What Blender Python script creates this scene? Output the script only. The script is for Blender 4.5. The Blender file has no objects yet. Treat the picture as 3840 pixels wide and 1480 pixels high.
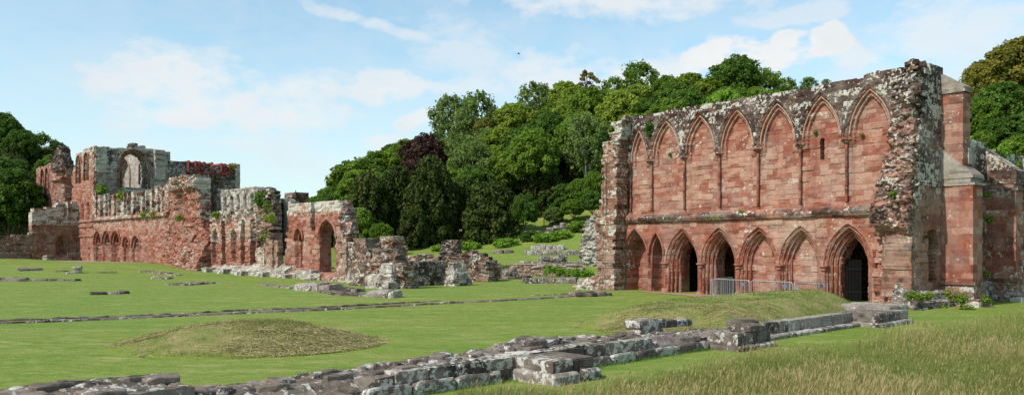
import bpy, math, random
import numpy as np
from mathutils import Vector
SC = bpy.context.scene
COL = SC.collection
PI = math.pi
EYE = 2.8; FPX = 2974.0; CX = 1920.0; HY = 930.0      # eye height; focal length, centre and horizon of the photo

# ------------------------------------------------------------------ noise
def _h(ix, iy, iz, seed):
    n = (ix.astype(np.int64)*374761393 + iy.astype(np.int64)*668265263 + iz.astype(np.int64)*1274126177 + seed*974634777) & 0xffffffff
    n = ((n ^ (n >> 13)) * 1274126177) & 0xffffffff
    n = ((n ^ (n >> 15)) * 2246822519) & 0xffffffff
    return ((n ^ (n >> 16)) & 0xffffff) / float(0xffffff)
def vnoise(x, y, z=0.0, seed=0):
    x, y, z = np.broadcast_arrays(np.asarray(x, float), np.asarray(y, float), np.asarray(z, float))
    ix, iy, iz = np.floor(x), np.floor(y), np.floor(z)
    fx, fy, fz = x-ix, y-iy, z-iz
    fx = fx*fx*(3-2*fx); fy = fy*fy*(3-2*fy); fz = fz*fz*(3-2*fz)
    r = 0
    for a in (0, 1):
        for b in (0, 1):
            for c in (0, 1):
                w = (fx if a else 1-fx)*(fy if b else 1-fy)*(fz if c else 1-fz)
                r = r + w*_h(ix+a, iy+b, iz+c, seed)
    return r*2-1
def fbm(x, y, z=0.0, seed=0, o=3):
    r = 0; a = 1.0; t = 0; f = 1.0
    for k in range(o):
        r = r + a*vnoise(np.asarray(x)*f, np.asarray(y)*f, np.asarray(z)*f, seed+k*17)
        t += a; a *= .5; f *= 2.03
    return r/t
def hash1(a, seed=0):
    a = np.asarray(a)
    return _h(np.floor(a), np.zeros_like(a), np.zeros_like(a), seed)
def sstep(a, b, x):
    t = np.clip((np.asarray(x, float)-a)/(b-a), 0, 1)
    return t*t*(3-2*t)

# ------------------------------------------------------------------ meshes
def build(name, V, faces, mat, parent=None, st=None, dk=None, smooth=False, extra=None):
    """one mesh object from numpy: V (n,3); faces = list of int arrays (m,3) or (m,4)"""
    me = bpy.data.meshes.new(name)
    V = np.asarray(V, np.float32)
    faces = [np.asarray(f, np.int32) for f in faces if len(f)]
    me.vertices.add(len(V)); me.vertices.foreach_set('co', V.ravel())
    li = np.concatenate([f.ravel() for f in faces]); tot = np.concatenate([np.full(len(f), f.shape[1], np.int32) for f in faces])
    start = np.concatenate([[0], np.cumsum(tot)[:-1]]).astype(np.int32)
    me.loops.add(len(li)); me.loops.foreach_set('vertex_index', li)
    me.polygons.add(len(tot)); me.polygons.foreach_set('loop_start', start)
    try: me.polygons.foreach_set('loop_total', tot)
    except Exception: pass
    me.polygons.foreach_set('use_smooth', np.full(len(tot), smooth))
    if st is not None:
        a = me.attributes.new('st', 'FLOAT_COLOR', 'POINT'); a.data.foreach_set('color', np.asarray(st, np.float32).ravel())
    if dk is not None:
        a = me.attributes.new('dk', 'FLOAT', 'POINT'); a.data.foreach_set('value', np.asarray(dk, np.float32).ravel())
    for k, v in (extra or {}).items():
        a = me.attributes.new(k, 'FLOAT', 'POINT'); a.data.foreach_set('value', np.asarray(v, np.float32).ravel())
    me.update(calc_edges=True); me.validate()
    if mat: me.materials.append(mat)
    o = bpy.data.objects.new(name, me); COL.objects.link(o)
    if parent: o.parent = parent
    return o
def empty(name, loc=(0, 0, 0)):
    o = bpy.data.objects.new(name, None); COL.objects.link(o); o.location = loc; o.empty_display_size = .2
    return o
def tag(o, label, cat, group=None, kind=None):
    o['label'] = label; o['category'] = cat
    if group: o['group'] = group
    if kind: o['kind'] = kind
    return o
def struct(o, kind='structure', label=None, cat=None):
    o['kind'] = kind
    if label: o['label'] = label
    if cat: o['category'] = cat
    return o
class Acc:
    """collects pieces of ONE mesh"""
    def __init__(s): s.V = []; s.F = {3: [], 4: []}; s.st = []; s.dk = []; s.n = 0
    def add(s, V, faces, st=None, dk=None):
        V = np.asarray(V, float); n = len(V)
        for f in faces:
            f = np.asarray(f, int)
            if len(f): s.F[f.shape[1]].append(f+s.n)
        s.V.append(V); s.n += n
        s.st.append(np.broadcast_to(np.asarray(st if st is not None else (.5, 0, .3, .3), float), (n, 4)))
        s.dk.append(np.broadcast_to(np.asarray(dk if dk is not None else 0., float), (n,)))
    def build(s, name, mat, parent=None, smooth=False):
        F = [np.concatenate(v) for v in s.F.values() if v]
        return build(name, np.concatenate(s.V), F, mat, parent, np.concatenate(s.st), np.concatenate(s.dk), smooth)

# ------------------------------------------------------------------ frames (wall planes) and pixels
class Fr:
    def __init__(s, ox, oy, ux, uy):
        l = math.hypot(ux, uy); s.o = (ox, oy); s.u = (ux/l, uy/l); s.n = (s.u[1], -s.u[0])
    def off(s, ds=0, d=0):
        return Fr(s.o[0]+ds*s.u[0]+d*s.n[0], s.o[1]+ds*s.u[1]+d*s.n[1], *s.u)
    def xy(s, S, D):
        return s.o[0]+S*s.u[0]+D*s.n[0], s.o[1]+S*s.u[1]+D*s.n[1]
    def pt(s, S, D, Z):
        x, y = s.xy(S, D); return np.stack(np.broadcast_arrays(x, y, Z), -1)
    def at(s, px, py=HY):
        r = (px-CX)/FPX
        t = (r*s.o[1]-s.o[0])/(s.u[0]-r*s.u[1])
        y = s.o[1]+t*s.u[1]
        return t, EYE-(py-HY)/FPX*y
    def s(s, px): return s.at(px)[0]
    def poly(s, pts): return np.array([s.at(*p) for p in pts])
def gz(x, y):
    """height of the ground"""
    x = np.asarray(x, float); y = np.asarray(y, float)
    z = .93*sstep(76, 106, y)*sstep(-2, -22, x)
    z = z+.45*sstep(-64, -76, x)
    z = z-.22*np.exp(-((x+9)/16)**2-((y-64)/9)**2)
    right = sstep(-14, 2, x)
    ret = y-78.0
    z = z+right*(.95*sstep(0, 1.2, ret)*sstep(-6, -3.5, x)+ .95*sstep(0, 9, ret)*sstep(-3.5, -6, x))
    z = z+sstep(-24, -8, x)*1.75*sstep(86, 112, y)
    # the wooded hill
    A = np.interp(x, [-70, -46, -38, -30, -15, 0, 20, 46, 100, 400], [0, .5, 2.5, 6, 14, 20, 24, 27, 24, 24])
    ye = y+np.clip(x-30, 0, 30)*.9+np.clip(x+6, 0, 24)*.5
    z = z+A*sstep(106, 186, ye)
    B = np.interp(x, [-600, -140, -105, -88, -74, -66], [16, 17, 15, 8, 1.5, 0])
    z = z+B*sstep(118, 172, y)
    return z+fbm(x*.06, y*.06, 0, 5)*.10*sstep(15, 40, y)
def ground(px, py):
    """the ground point seen at a pixel"""
    r = (px-CX)/FPX; y = np.concatenate([np.arange(8, 60, .05), np.arange(60, 320, .2)])
    hit = np.nonzero(EYE-(py-HY)/FPX*y <= gz(r*y, y))[0]
    k = y[hit[0]] if len(hit) else 200.0
    return r*k, float(k)
def inpoly(P, X, Y):
    P = np.asarray(P); r = np.zeros(np.shape(X), bool); n = len(P); j = n-1
    for i in range(n):
        x1, y1 = P[i]; x2, y2 = P[j]
        if y1 != y2:
            c = ((y1 > Y) != (y2 > Y)) & (X < (x2-x1)*(Y-y1)/(y2-y1)+x1); r ^= c
        j = i
    return r
def arch(x, z, w, z0, h):
    """signed distance to a pointed arch opening: half width w, springing z0, rise h"""
    c = max((h*h-w*w)/(2*w), 0.0); R = w+c
    e1 = np.hypot(np.abs(x)+c, z-z0)-R
    return np.where(z >= z0, e1, np.abs(x)-w)
def archpath(xc, w, z0, h, zb, n=11):
    c = max((h*h-w*w)/(2*w), 0.0); R = w+c; a1 = math.acos(c/R)
    L = [(xc-(R*math.cos(a)-c), z0+R*math.sin(a)) for a in np.linspace(0, a1, n)]
    P = L+[(2*xc-x, z) for x, z in L[-2::-1]]
    if zb is not None and zb < z0-.01: P = [(xc-w, zb)]+P+[(xc+w, zb)]
    return P

# ------------------------------------------------------------------ masonry
class Mas:
    """courses of stones over (s, z)"""
    def __init__(s, seed, ch=(.2, .36), cw=(.35, .9), wob=.02, wf=1.6, z0=-2, z1=26):
        r = random.Random(seed); s.seed = seed; e = [z0]
        while e[-1] < z1: e.append(e[-1]+r.uniform(*ch))
        s.e = np.array(e); s.cw = cw; s.wob = wob; s.wf = wf
    def __call__(s, S, Z):
        S = np.asarray(S, float); Z = np.asarray(Z, float)
        Sw = S+s.wob*vnoise(S*s.wf, Z*s.wf, 3, s.seed); Zw = Z+s.wob*vnoise(S*s.wf, Z*s.wf, 9, s.seed+1)
        c = np.clip(np.searchsorted(s.e, Zw)-1, 0, len(s.e)-2)
        off = hash1(c, s.seed)*3.0
        m = (s.cw[0]+s.cw[1])/2; wc = m*(.75+.5*hash1(c, s.seed+5))
        q = (Sw+off)/wc; k = np.floor(q)
        jl = (hash1(k*131+c*7919, s.seed+9)-.5)*.62; jr = (hash1((k+1)*131+c*7919, s.seed+9)-.5)*.62
        left = q < k+jl; k = np.where(left, k-1, k); right = q >= k+1+np.where(left, jl, jr); k = np.where(right & ~left, k+1, k)
        jl = (hash1(k*131+c*7919, s.seed+9)-.5)*.62; jr = (hash1((k+1)*131+c*7919, s.seed+9)-.5)*.62
        a = (k+jl)*wc-off; b = (k+1+jr)*wc-off
        jd = np.minimum(np.minimum(Sw-a, b-Sw), np.minimum(Zw-s.e[c], s.e[c+1]-Zw))
        idn = k*977+c*131071
        return dict(r1=hash1(idn, s.seed+2), r2=hash1(idn, s.seed+3), r3=hash1(idn, s.seed+4), jd=jd, cs=(a+b)/2, cz=(s.e[c]+s.e[c+1])/2)
class MasZ:
    """one kind of masonry below a height, another above"""
    def __init__(s, lo, hi, z): s.lo, s.hi, s.z, s.seed = lo, hi, z, hi.seed
    def __call__(s, S, Z):
        a = s.lo(S, Z); b = s.hi(S, Z); k = np.asarray(Z) < s.z
        return {q: np.where(k, a[q], b[q]) for q in a}
def stone_attr(m, jw, lich, tone, dk, S, Z, seed):
    J = np.clip(1-m['jd']/jw, 0, 1)
    T = np.clip(tone+.30*(m['r2']-.5)+.25*fbm(S*.5, Z*.5, 1, seed), 0, 1)
    L = np.clip(lich+.62*(m['r3']-.5)*(lich > .02)+.22*fbm(S*.7, Z*.7, 4, seed+3), 0, 1)
    K = np.clip(dk+.42*np.clip(m['r1']*.0+hash1(m['r3']*977.3, 5)-.5, -.2, .5)*(m['r3'] > -1)+.3*fbm(S*.6, Z*.9, 7, seed+6)*(dk > .02), 0, 1)
    st = np.stack(np.broadcast_arrays(m['r1'], J, L, T), -1)
    return st, K
def K3(a, b, c): return lambda S, Z: (np.full(S.shape, a), np.full(S.shape, b), np.full(S.shape, c))

def wall(name, fr, bb, res, inside, depth, thick, mas, mat, parent=None, zone=None, prot=.02, joint=.02, jw=.025, rough=(.01, 3.0), rag=True, holes=None):
    """a standing wall: relief on its front, real thickness, reveals through its openings.
    inside(s,z): outline, tested per stone when rag; holes(s,z): openings; depth(s,z): relief of the front"""
    s0, s1, z0, z1 = bb
    ns = int((s1-s0)/res)+1; nz = int((z1-z0)/res)+1
    s = np.linspace(s0, s1, ns+1); z = np.linspace(z0, z1, nz+1)
    Sc, Zc = np.meshgrid((s[1:]+s[:-1])/2, (z[1:]+z[:-1])/2, indexing='ij')
    if rag:
        mc = mas(Sc, Zc); M = inside(mc['cs'], mc['cz'])
        M &= inside(Sc, Zc-.25) | inside(Sc, Zc+.0)
    else: M = inside(Sc, Zc)
    if holes is not None: M = M & ~holes(Sc, Zc)
    S, Z = np.meshgrid(s, z, indexing='ij')
    m = mas(S, Z)
    D = depth(S, Z) if depth is not None else np.zeros_like(S)
    D = D+prot*(m['r2']-.5)*2-joint*(np.clip(1-m['jd']/jw, 0, 1))
    D = D+rough[0]*fbm(S*rough[1], Z*rough[1], 2, mas.seed+11)
    zn = (zone or K3(.3, .3, 0))(S, Z)
    st, dk = stone_attr(m, jw, *zn, S, Z, mas.seed)
    jt = res*.32
    S2 = S+jt*vnoise(S/res*.7, Z/res*.7, 0, 77); Z2 = Z+jt*vnoise(S/res*.7, Z/res*.7, 5, 78)
    N = (ns+1)*(nz+1); idx = np.arange(N).reshape(ns+1, nz+1)
    a, b, c, d = idx[:-1, :-1], idx[1:, :-1], idx[1:, 1:], idx[:-1, 1:]
    F = np.stack([a[M], b[M], c[M], d[M]], -1)
    V = fr.pt(S2, D, Z2).reshape(-1, 3); ST = st.reshape(-1, 4); DK = dk.reshape(-1)
    Vs = [V]; STs = [ST]; DKs = [DK]; Fs = [F]
    Vb = fr.pt(S2, np.full_like(S, -thick)+.05*fbm(S*2, Z*2, 8, mas.seed), Z2).reshape(-1, 3)
    Vs.append(Vb); STs.append(ST); DKs.append(DK); Fs.append(F[:, ::-1]+N)
    # skirts
    P = np.zeros((ns+2, nz+2), bool); P[1:-1, 1:-1] = M
    E = []
    mL = M & ~P[:-2, 1:-1]; E.append(np.stack([d[mL], a[mL]], -1))
    mR = M & ~P[2:, 1:-1]; E.append(np.stack([b[mR], c[mR]], -1))
    mB = M & ~P[1:-1, :-2]; E.append(np.stack([a[mB], b[mB]], -1))
    mT = M & ~P[1:-1, 2:]; E.append(np.stack([c[mT], d[mT]], -1))
    E = np.concatenate(E)
    if len(E):
        nl = int(np.clip(thick/(res*2.2), 2, 14)); ids, inv = np.unique(E, return_inverse=True); inv = inv.reshape(E.shape)
        f0 = V[ids]; b0 = Vb[ids]; ss = S.ravel()[ids]; zz = Z.ravel()[ids]; base = 2*N; prev = ids.copy()
        for k in range(1, nl+1):
            if k < nl:
                t = k/nl; pv = f0*(1-t)+b0*t
                mm = mas(ss*.35+t*thick+40, zz)
                ofs = prot*1.2*(mm['r2']-.5)*2
                pv = pv+np.stack([fr.u[0]*ofs, fr.u[1]*ofs, ofs*.6], -1)
                zn = (zone or K3(.3, .3, 0))(ss, zz); s2, k2 = stone_attr(mm, jw, *zn, ss, zz, mas.seed)
                Vs.append(pv); STs.append(s2); DKs.append(k2); cur = base+np.arange(len(ids)); base += len(ids)
            else: cur = ids+N
            Fs.append(np.stack([prev[inv[:, 1]], prev[inv[:, 0]], cur[inv[:, 0]], cur[inv[:, 1]]], -1)); prev = cur
    V = np.concatenate(Vs); F = np.concatenate(Fs); used, inv = np.unique(F, return_inverse=True); F = inv.reshape(F.shape)
    return build(name, V[used], [F], mat, parent, np.concatenate(STs)[used], np.concatenate(DKs)[used])

def pier(acc, fr, r, z0, ztop, res, mas, zone=None, prot=.02, joint=.015, jw=.02, rough=(.015, 2.0), batter=0., capk=1., capj=0.):
    """a solid block of masonry on a plan rectangle r=(s0,s1,d0,d1) of a frame; ztop(s,d) its top"""
    s0, s1, d0, d1 = r
    cor = [(s0, d0), (s0, d1), (s1, d1), (s1, d0)]
    P = []; nrm = []
    for i in range(4):
        a, b = cor[i], cor[(i+1) % 4]; L = math.hypot(b[0]-a[0], b[1]-a[1]); n = max(2, int(L/res)+1)
        nn = (-(b[1]-a[1])/L, (b[0]-a[0])/L)
        for k in range(n):
            P.append((a[0]+(b[0]-a[0])*k/n, a[1]+(b[1]-a[1])*k/n))
            nrm.append(nn if k else None)
    K = len(P); corners = [i for i in range(K) if nrm[i] is None]
    for i in corners:
        a, b = nrm[i-1], nrm[(i+1) % K]; nrm[i] = (a[0]+b[0], a[1]+b[1])
    P = np.array(P); nrm = np.array(nrm); acu = np.concatenate([[0], np.cumsum(np.hypot(*np.diff(np.vstack([P, P[:1]]), axis=0).T))])[:-1]
    zt = np.broadcast_to(np.asarray(ztop(P[:, 0], P[:, 1]), float), (K,)).copy(); nz = max(2, int((zt.max()-z0)/res)+1)
    t = np.linspace(0, 1, nz+1)
    Z = z0+(zt[:, None]-z0)*t[None]; A = np.repeat(acu[:, None], nz+1, 1)
    m = mas(A+13.7, Z)
    o = prot*(m['r2']-.5)*2-joint*np.clip(1-m['jd']/jw, 0, 1)+rough[0]*fbm(A*rough[1]*2, Z*rough[1]*2, 2, mas.seed+11)
    o = o+batter*(zt[:, None]-Z)
    S = P[:, 0][:, None]+nrm[:, 0][:, None]*o; D = P[:, 1][:, None]+nrm[:, 1][:, None]*o
    zn = (zone or K3(.3, .3, 0))(A, Z); st, dk = stone_attr(m, jw, *zn, A, Z, mas.seed)
    V = fr.pt(S, D, Z).reshape(-1, 3); idx = np.arange(K*(nz+1)).reshape(K, nz+1); nx = np.roll(idx, -1, 0)
    F = np.stack([nx[:, :-1], idx[:, :-1], idx[:, 1:], nx[:, 1:]], -1).reshape(-1, 4)
    # cap
    ng = max(2, int((s1-s0)/res)+1); nd = max(2, int((d1-d0)/res)+1)
    gs, gd = np.meshgrid(np.linspace(s0, s1, ng+1), np.linspace(d0, d1, nd+1), indexing='ij')
    gzv = np.broadcast_to(np.asarray(ztop(gs, gd), float), gs.shape)-.004
    inner = np.ones_like(gs, bool); inner[0] = inner[-1] = False; inner[:, 0] = inner[:, -1] = False
    m2 = mas(gs*1.0+3.3, gd+gzv*.3); gzv = gzv+inner*(prot*(m2['r2']-.3)*2.2*capk-capj*np.clip(1-m2['jd']/.05, 0, 1)+rough[0]*fbm(gs*3, gd*3, 1, mas.seed))
    zn = (zone or K3(.3, .3, 0))(gs, gzv); st2, dk2 = stone_attr(m2, jw, *zn, gs, gd, mas.seed)
    i2 = np.arange(gs.size).reshape(gs.shape)
    F2 = np.stack([i2[:-1, :-1], i2[1:, :-1], i2[1:, 1:], i2[:-1, 1:]], -1).reshape(-1, 4)[:, ::-1]
    acc.add(V, [F], st.reshape(-1, 4), dk.ravel())
    acc.add(fr.pt(gs, gd, gzv).reshape(-1, 3), [F2], st2.reshape(-1, 4), dk2.ravel())

# one rounded rough stone, subdivided
def _stone_tpl(n=5):
    key = {}; V = []; F = []
    def vid(p):
        k = tuple(np.round(p, 5))
        if k not in key: key[k] = len(V); V.append(p)
        return key[k]
    g = np.linspace(-1, 1, n)
    for ax in range(3):
        for sg in (-1, 1):
            for i in range(n-1):
                for j in range(n-1):
                    q = []
                    for (a, b) in ((i, j), (i+1, j), (i+1, j+1), (i, j+1)):
                        p = [0, 0, 0]; p[ax] = sg; p[(ax+1) % 3] = g[a]; p[(ax+2) % 3] = g[b]; q.append(vid(tuple(p)))
                    F.append(q if sg > 0 else q[::-1])
    return np.array(V, float), np.array(F)
_ST = {n: _stone_tpl(n) for n in (4, 6)}
def stone(acc, c, size, rz=0., rnd=.3, amp=.12, seed=0, lich=.4, tone=.3, dk=.5, n=4, tilt=(0, 0), r1=None):
    V0, F = _ST[n]
    V = V0*(1-rnd*.5*np.clip((np.abs(V0) > .99).sum(1)-1, 0, 2)[:, None]*.5)
    h = np.array(size)/2; W = V*h; sc = 1.6/max(.12, float(np.mean(size)))
    q = W*sc+seed*7.31
    ns = np.stack([fbm(q[:, 0], q[:, 1], q[:, 2], 3+k*5, 2) for k in range(3)], -1)
    W = W+ns*amp*min(size)
    W[:, 2] += W[:, 0]*tilt[0]+W[:, 1]*tilt[1]
    cz, sz = math.cos(rz), math.sin(rz)
    X = W[:, 0]*cz-W[:, 1]*sz+c[0]; Y = W[:, 0]*sz+W[:, 1]*cz+c[1]; Z = W[:, 2]+c[2]
    rr = random.Random(seed*13+5)
    acc.add(np.stack([X, Y, Z], -1), [F], (rr.random() if r1 is None else r1, 0, np.clip(lich+rr.uniform(-.25, .25), 0, 1), np.clip(tone+rr.uniform(-.2, .2), 0, 1)), np.clip(dk+rr.uniform(-.2, .2), 0, 1))

def tube(acc, pts, r, n=8, st=(.5, 0, .3, .3), dk=0., seglen=None, seed=0, flare=None):
    P = [Vector(p) for p in pts]; V = []; K = len(P); rnd = random.Random(seed); ST = []
    prev = None
    for i, p in enumerate(P):
        t = (P[min(i+1, K-1)]-P[max(i-1, 0)]).normalized()
        if prev is None:
            a = Vector((0, 0, 1)) if abs(t.z) < .9 else Vector((0.6, .8, 0)); u = t.cross(a).normalized()
        else: u = (prev-t*prev.dot(t)).normalized()
        prev = u; v = t.cross(u); rr = r if flare is None else r*flare[i]
        s = list(st); s[0] = min(1, max(0, st[0]+rnd.uniform(-.35, .35))); s[3] = min(1, max(0, st[3]+rnd.uniform(-.15, .15)))
        for k in range(n):
            q = p+(u*math.cos(2*PI*k/n)+v*math.sin(2*PI*k/n))*rr; V.append(q[:]); ST.append(s)
    F = [(i*n+k, i*n+(k+1) % n, (i+1)*n+(k+1) % n, (i+1)*n+k) for i in range(K-1) for k in range(n)]
    V.append(P[0][:]); V.append(P[-1][:]); ST += [list(st)]*2
    T = [(len(V)-2, (k+1) % n, k) for k in range(n)]+[(len(V)-1, (K-1)*n+k, (K-1)*n+(k+1) % n) for k in range(n)]
    acc.add(V, [F, T], np.array(ST), dk)
def bar(acc, a, b, w, h=None, st=None):
    """a square bar from a to b"""
    a = Vector(a); b = Vector(b); t = (b-a).normalized(); up = Vector((0, 0, 1)) if abs(t.z) < .95 else Vector((0, 1, 0))
    u = t.cross(up).normalized()*w/2; v = t.cross(u).normalized()*(h or w)/2
    V = [(p+i*u+j*v)[:] for p in (a, b) for i, j in ((-1, -1), (1, -1), (1, 1), (-1, 1))]
    acc.add(V, [[(0, 1, 2, 3), (7, 6, 5, 4), (0, 4, 5, 1), (1, 5, 6, 2), (2, 6, 7, 3), (3, 7, 4, 0)]], st)
# ------------------------------------------------------------------ materials
class NT:
    def __init__(s, m): s.t = m.node_tree; s.n = s.t.nodes; s.l = s.t.links
    def new(s, typ, **kw):
        n = s.n.new(typ)
        for k, v in kw.items():
            if hasattr(n, k): setattr(n, k, v)
        return n
    def put(s, n, i, v):
        if v is None: return
        if isinstance(v, bpy.types.NodeSocket): s.l.new(v, n.inputs[i])
        else: n.inputs[i].default_value = v
    def math(s, op, a, b=None, c=None, clamp=False):
        n = s.n.new('ShaderNodeMath'); n.operation = op; n.use_clamp = clamp
        s.put(n, 0, a); s.put(n, 1, b); s.put(n, 2, c); return n.outputs[0]
    def mix(s, f, a, b, blend='MIX'):
        n = s.n.new('ShaderNodeMix'); n.data_type = 'RGBA'; n.blend_type = blend
        s.put(n, 0, f)
        for i, v in ((6, a), (7, b)):
            if not isinstance(v, bpy.types.NodeSocket): v = (*v, 1) if len(v) == 3 else v
            s.put(n, i, v)
        return n.outputs[2]
    def noise(s, vec, scale, detail=4, rough=.55, dist=0.):
        n = s.n.new('ShaderNodeTexNoise'); s.put(n, 'Vector', vec); n.inputs['Scale'].default_value = scale
        n.inputs['Detail'].default_value = detail; n.inputs['Roughness'].default_value = rough; n.inputs['Distortion'].default_value = dist
        return n.outputs[0]
    def ramp(s, f, stops):
        n = s.n.new('ShaderNodeValToRGB'); e = n.color_ramp.elements
        while len(e) < len(stops): e.new(.5)
        for el, (p, c) in zip(e, stops): el.position = p; el.color = (*c, 1)
        s.put(n, 0, f); return n.outputs[0]
    def mapr(s, v, a, b, c=0., d=1.):
        n = s.n.new('ShaderNodeMapRange'); s.put(n, 0, v); s.put(n, 1, a); s.put(n, 2, b); s.put(n, 3, c); s.put(n, 4, d); return n.outputs[0]
def newmat(name, rough=.9):
    m = bpy.data.materials.new(name); m.use_nodes = True; t = NT(m); b = t.n['Principled BSDF']
    b.inputs['Roughness'].default_value = rough; b.inputs['Specular IOR Level'].default_value = .25
    return m, t, b
def stone_mat(name, stops, pale=(.43, .275, .20), crust=(.028, .019, .0165), lichen=(.56, .53, .45), mortar=(.20, .13, .10), moss=.5, spots=5.0, bump=.35):
    m, t, b = newmat(name, .93)
    at = t.new('ShaderNodeAttribute', attribute_name='st'); sp = t.new('ShaderNodeSeparateColor'); t.l.new(at.outputs['Color'], sp.inputs[0])
    r1, J, L, T = sp.outputs[0], sp.outputs[1], sp.outputs[2], at.outputs['Alpha']
    dk = t.new('ShaderNodeAttribute', attribute_name='dk').outputs['Fac']
    g = t.new('ShaderNodeNewGeometry'); pos = g.outputs['Position']
    mp = t.new('ShaderNodeMapping'); mp.inputs['Scale'].default_value = (1, 1, 2.6); t.l.new(pos, mp.inputs[0])
    n1 = t.noise(mp.outputs[0], 1.7, 5, .6); n2 = t.noise(pos, 9, 5, .65); n3 = t.noise(pos, 6.0, 4, .66)
    c = t.ramp(t.math('ADD', t.math('MULTIPLY_ADD', r1, .74, .12), t.math('MULTIPLY', t.math('SUBTRACT', n2, .5), .8)), stops)
    pf = t.mapr(t.math('ADD', T, t.math('MULTIPLY', t.math('SUBTRACT', n1, .5), 1.3)), .35, .85)
    c = t.mix(t.math('MULTIPLY', pf, .85), c, pale)
    c = t.mix(t.math('MULTIPLY', J, .6), c, mortar)
    # weathered dark crust
    kf = t.mapr(t.math('ADD', dk, t.math('MULTIPLY', t.math('SUBTRACT', t.noise(pos, 1.3, 5, .7), .5), 1.7)), .38, .72)
    c = t.mix(t.math('MULTIPLY', kf, .93), c, t.mix(t.mapr(n2, .4, .65), tuple(x*.6 for x in crust), tuple(x*1.9 for x in crust)))
    mz = t.new('ShaderNodeMapping'); mz.inputs['Scale'].default_value = (2.0, 2.0, .22); t.l.new(pos, mz.inputs[0])
    sk = t.mapr(t.noise(mz.outputs[0], 1.0, 4, .6), .50, .74)
    c = t.mix(t.math('MULTIPLY', sk, .5), c, tuple(x*.5 for x in stops[1][1]))
    gv = t.mapr(t.noise(pos, .55, 6, .7), .46, .62)
    c = t.mix(t.math('MULTIPLY', gv, .36), c, (.33, .27, .23))
    # lichen: ragged patches and round spots
    lf = t.mapr(t.math('ADD', t.math('MULTIPLY', L, .40), n3), .715, .755)
    vo = t.new('ShaderNodeTexVoronoi'); vo.inputs['Scale'].default_value = spots; vo.inputs['Randomness'].default_value = 1
    wv = t.new('ShaderNodeVectorMath', operation='ADD'); t.l.new(pos, wv.inputs[0])
    nz = t.new('ShaderNodeTexNoise'); nz.inputs['Scale'].default_value = 7; t.l.new(pos, nz.inputs['Vector'])
    sc = t.new('ShaderNodeVectorMath', operation='SCALE'); sc.inputs['Scale'].default_value = .16; t.l.new(nz.outputs['Color'], sc.inputs[0]); t.l.new(sc.outputs[0], wv.inputs[1])
    t.l.new(wv.outputs[0], vo.inputs['Vector'])
    vs = t.new('ShaderNodeSeparateColor'); t.l.new(vo.outputs['Color'], vs.inputs[0])
    on = t.math('LESS_THAN', vs.outputs[0], t.math('MULTIPLY', L, .6))
    rad = t.math('MULTIPLY_ADD', vs.outputs[1], .24, .10)
    sf = t.math('MULTIPLY', on, t.math('LESS_THAN', vo.outputs['Distance'], rad))
    lf = t.math('MULTIPLY', t.math('MAXIMUM', lf, sf), t.mapr(L, .03, .12))
    lc = t.mix(t.mapr(n2, .35, .65), lichen, tuple(x*.68 for x in lichen))
    c = t.mix(t.math('MULTIPLY', lf, .92), c, lc)
    # moss where rain lies
    sn = t.new('ShaderNodeSeparateXYZ'); t.l.new(g.outputs['True Normal'], sn.inputs[0])
    mo = t.math('MULTIPLY', t.mapr(sn.outputs[2], .55, .8), t.mapr(t.noise(pos, 2.3, 5, .6), .5, .62))
    c = t.mix(t.math('MULTIPLY', mo, moss), c, (.075, .07, .022))
    yl = t.math('MULTIPLY', t.mapr(t.noise(pos, .55, 4, .6), .62, .7), t.mapr(n3, .45, .6))
    c = t.mix(t.math('MULTIPLY', yl, .35), c, (.42, .28, .08))
    t.l.new(c, b.inputs['Base Color'])
    bp = t.new('ShaderNodeBump'); bp.inputs['Strength'].default_value = bump; bp.inputs['Distance'].default_value = .05
    t.l.new(t.math('ADD', n2, t.math('MULTIPLY', n3, .7)), bp.inputs['Height']); t.l.new(bp.outputs[0], b.inputs['Normal'])
    return m
RED = [(0., (.15, .042, .025)), (.32, (.25, .074, .044)), (.58, (.31, .112, .070)), (.80, (.37, .18, .125)), (1., (.46, .315, .24))]
BRN = [(0., (.12, .052, .036)), (.4, (.20, .088, .055)), (.75, (.27, .14, .09)), (1., (.33, .21, .15))]
GRY = [(0., (.12, .095, .08)), (.4, (.20, .16, .135)), (.75, (.28, .235, .20)), (1., (.36, .32, .28))]
M_RED = stone_mat('red sandstone', RED)
M_BRN = stone_mat('brown sandstone', BRN, pale=(.40, .30, .23), moss=.5)
M_GRY = stone_mat('grey weathered stone', GRY, pale=(.38, .335, .275))
M_LOW = stone_mat('foundation stone', [(0., (.075, .052, .042)), (.5, (.145, .108, .088)), (1., (.23, .175, .14))], pale=(.34, .30, .26), spots=3.2, moss=.45, lichen=(.56, .53, .46))
def plain(name, c, rough=.8, metal=0., var=.0, scale=6):
    m, t, b = newmat(name, rough); b.inputs['Metallic'].default_value = metal
    if var:
        g = t.new('ShaderNodeNewGeometry'); n = t.noise(g.outputs['Position'], scale, 5)
        t.l.new(t.mix(t.mapr(n, .35, .65), tuple(x*(1-var) for x in c), tuple(min(1, x*(1+var)) for x in c)), b.inputs['Base Color'])
    else: b.inputs['Base Color'].default_value = (*c, 1)
    return m
M_BLK = plain('black painted wood', (.006, .0055, .0055), .7, 0, .3, 9)
M_ZINC = plain('galvanised steel', (.40, .42, .44), .5, .55, .1, 20)
M_STEEL = plain('red oxide steel', (.25, .042, .034), .7, 0, .3, 3)
M_BLUE = plain('blue plastic tag', (.10, .16, .24), .5)
M_GRAVEL = plain('pinkish gravel', (.30, .22, .18), .95, 0, .25, 14)
M_REDDIRT = plain('red gravel', (.32, .19, .14), .95, 0, .25, 10)
M_SOIL = plain('trodden soil', (.13, .085, .06), .95, 0, .35, 5)
M_BARK = plain('bark', (.10, .08, .06), .95, 0, .3, 3)
M_PALEBARK = plain('pale bark', (.24, .22, .19), .95, 0, .2, 3)
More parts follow.
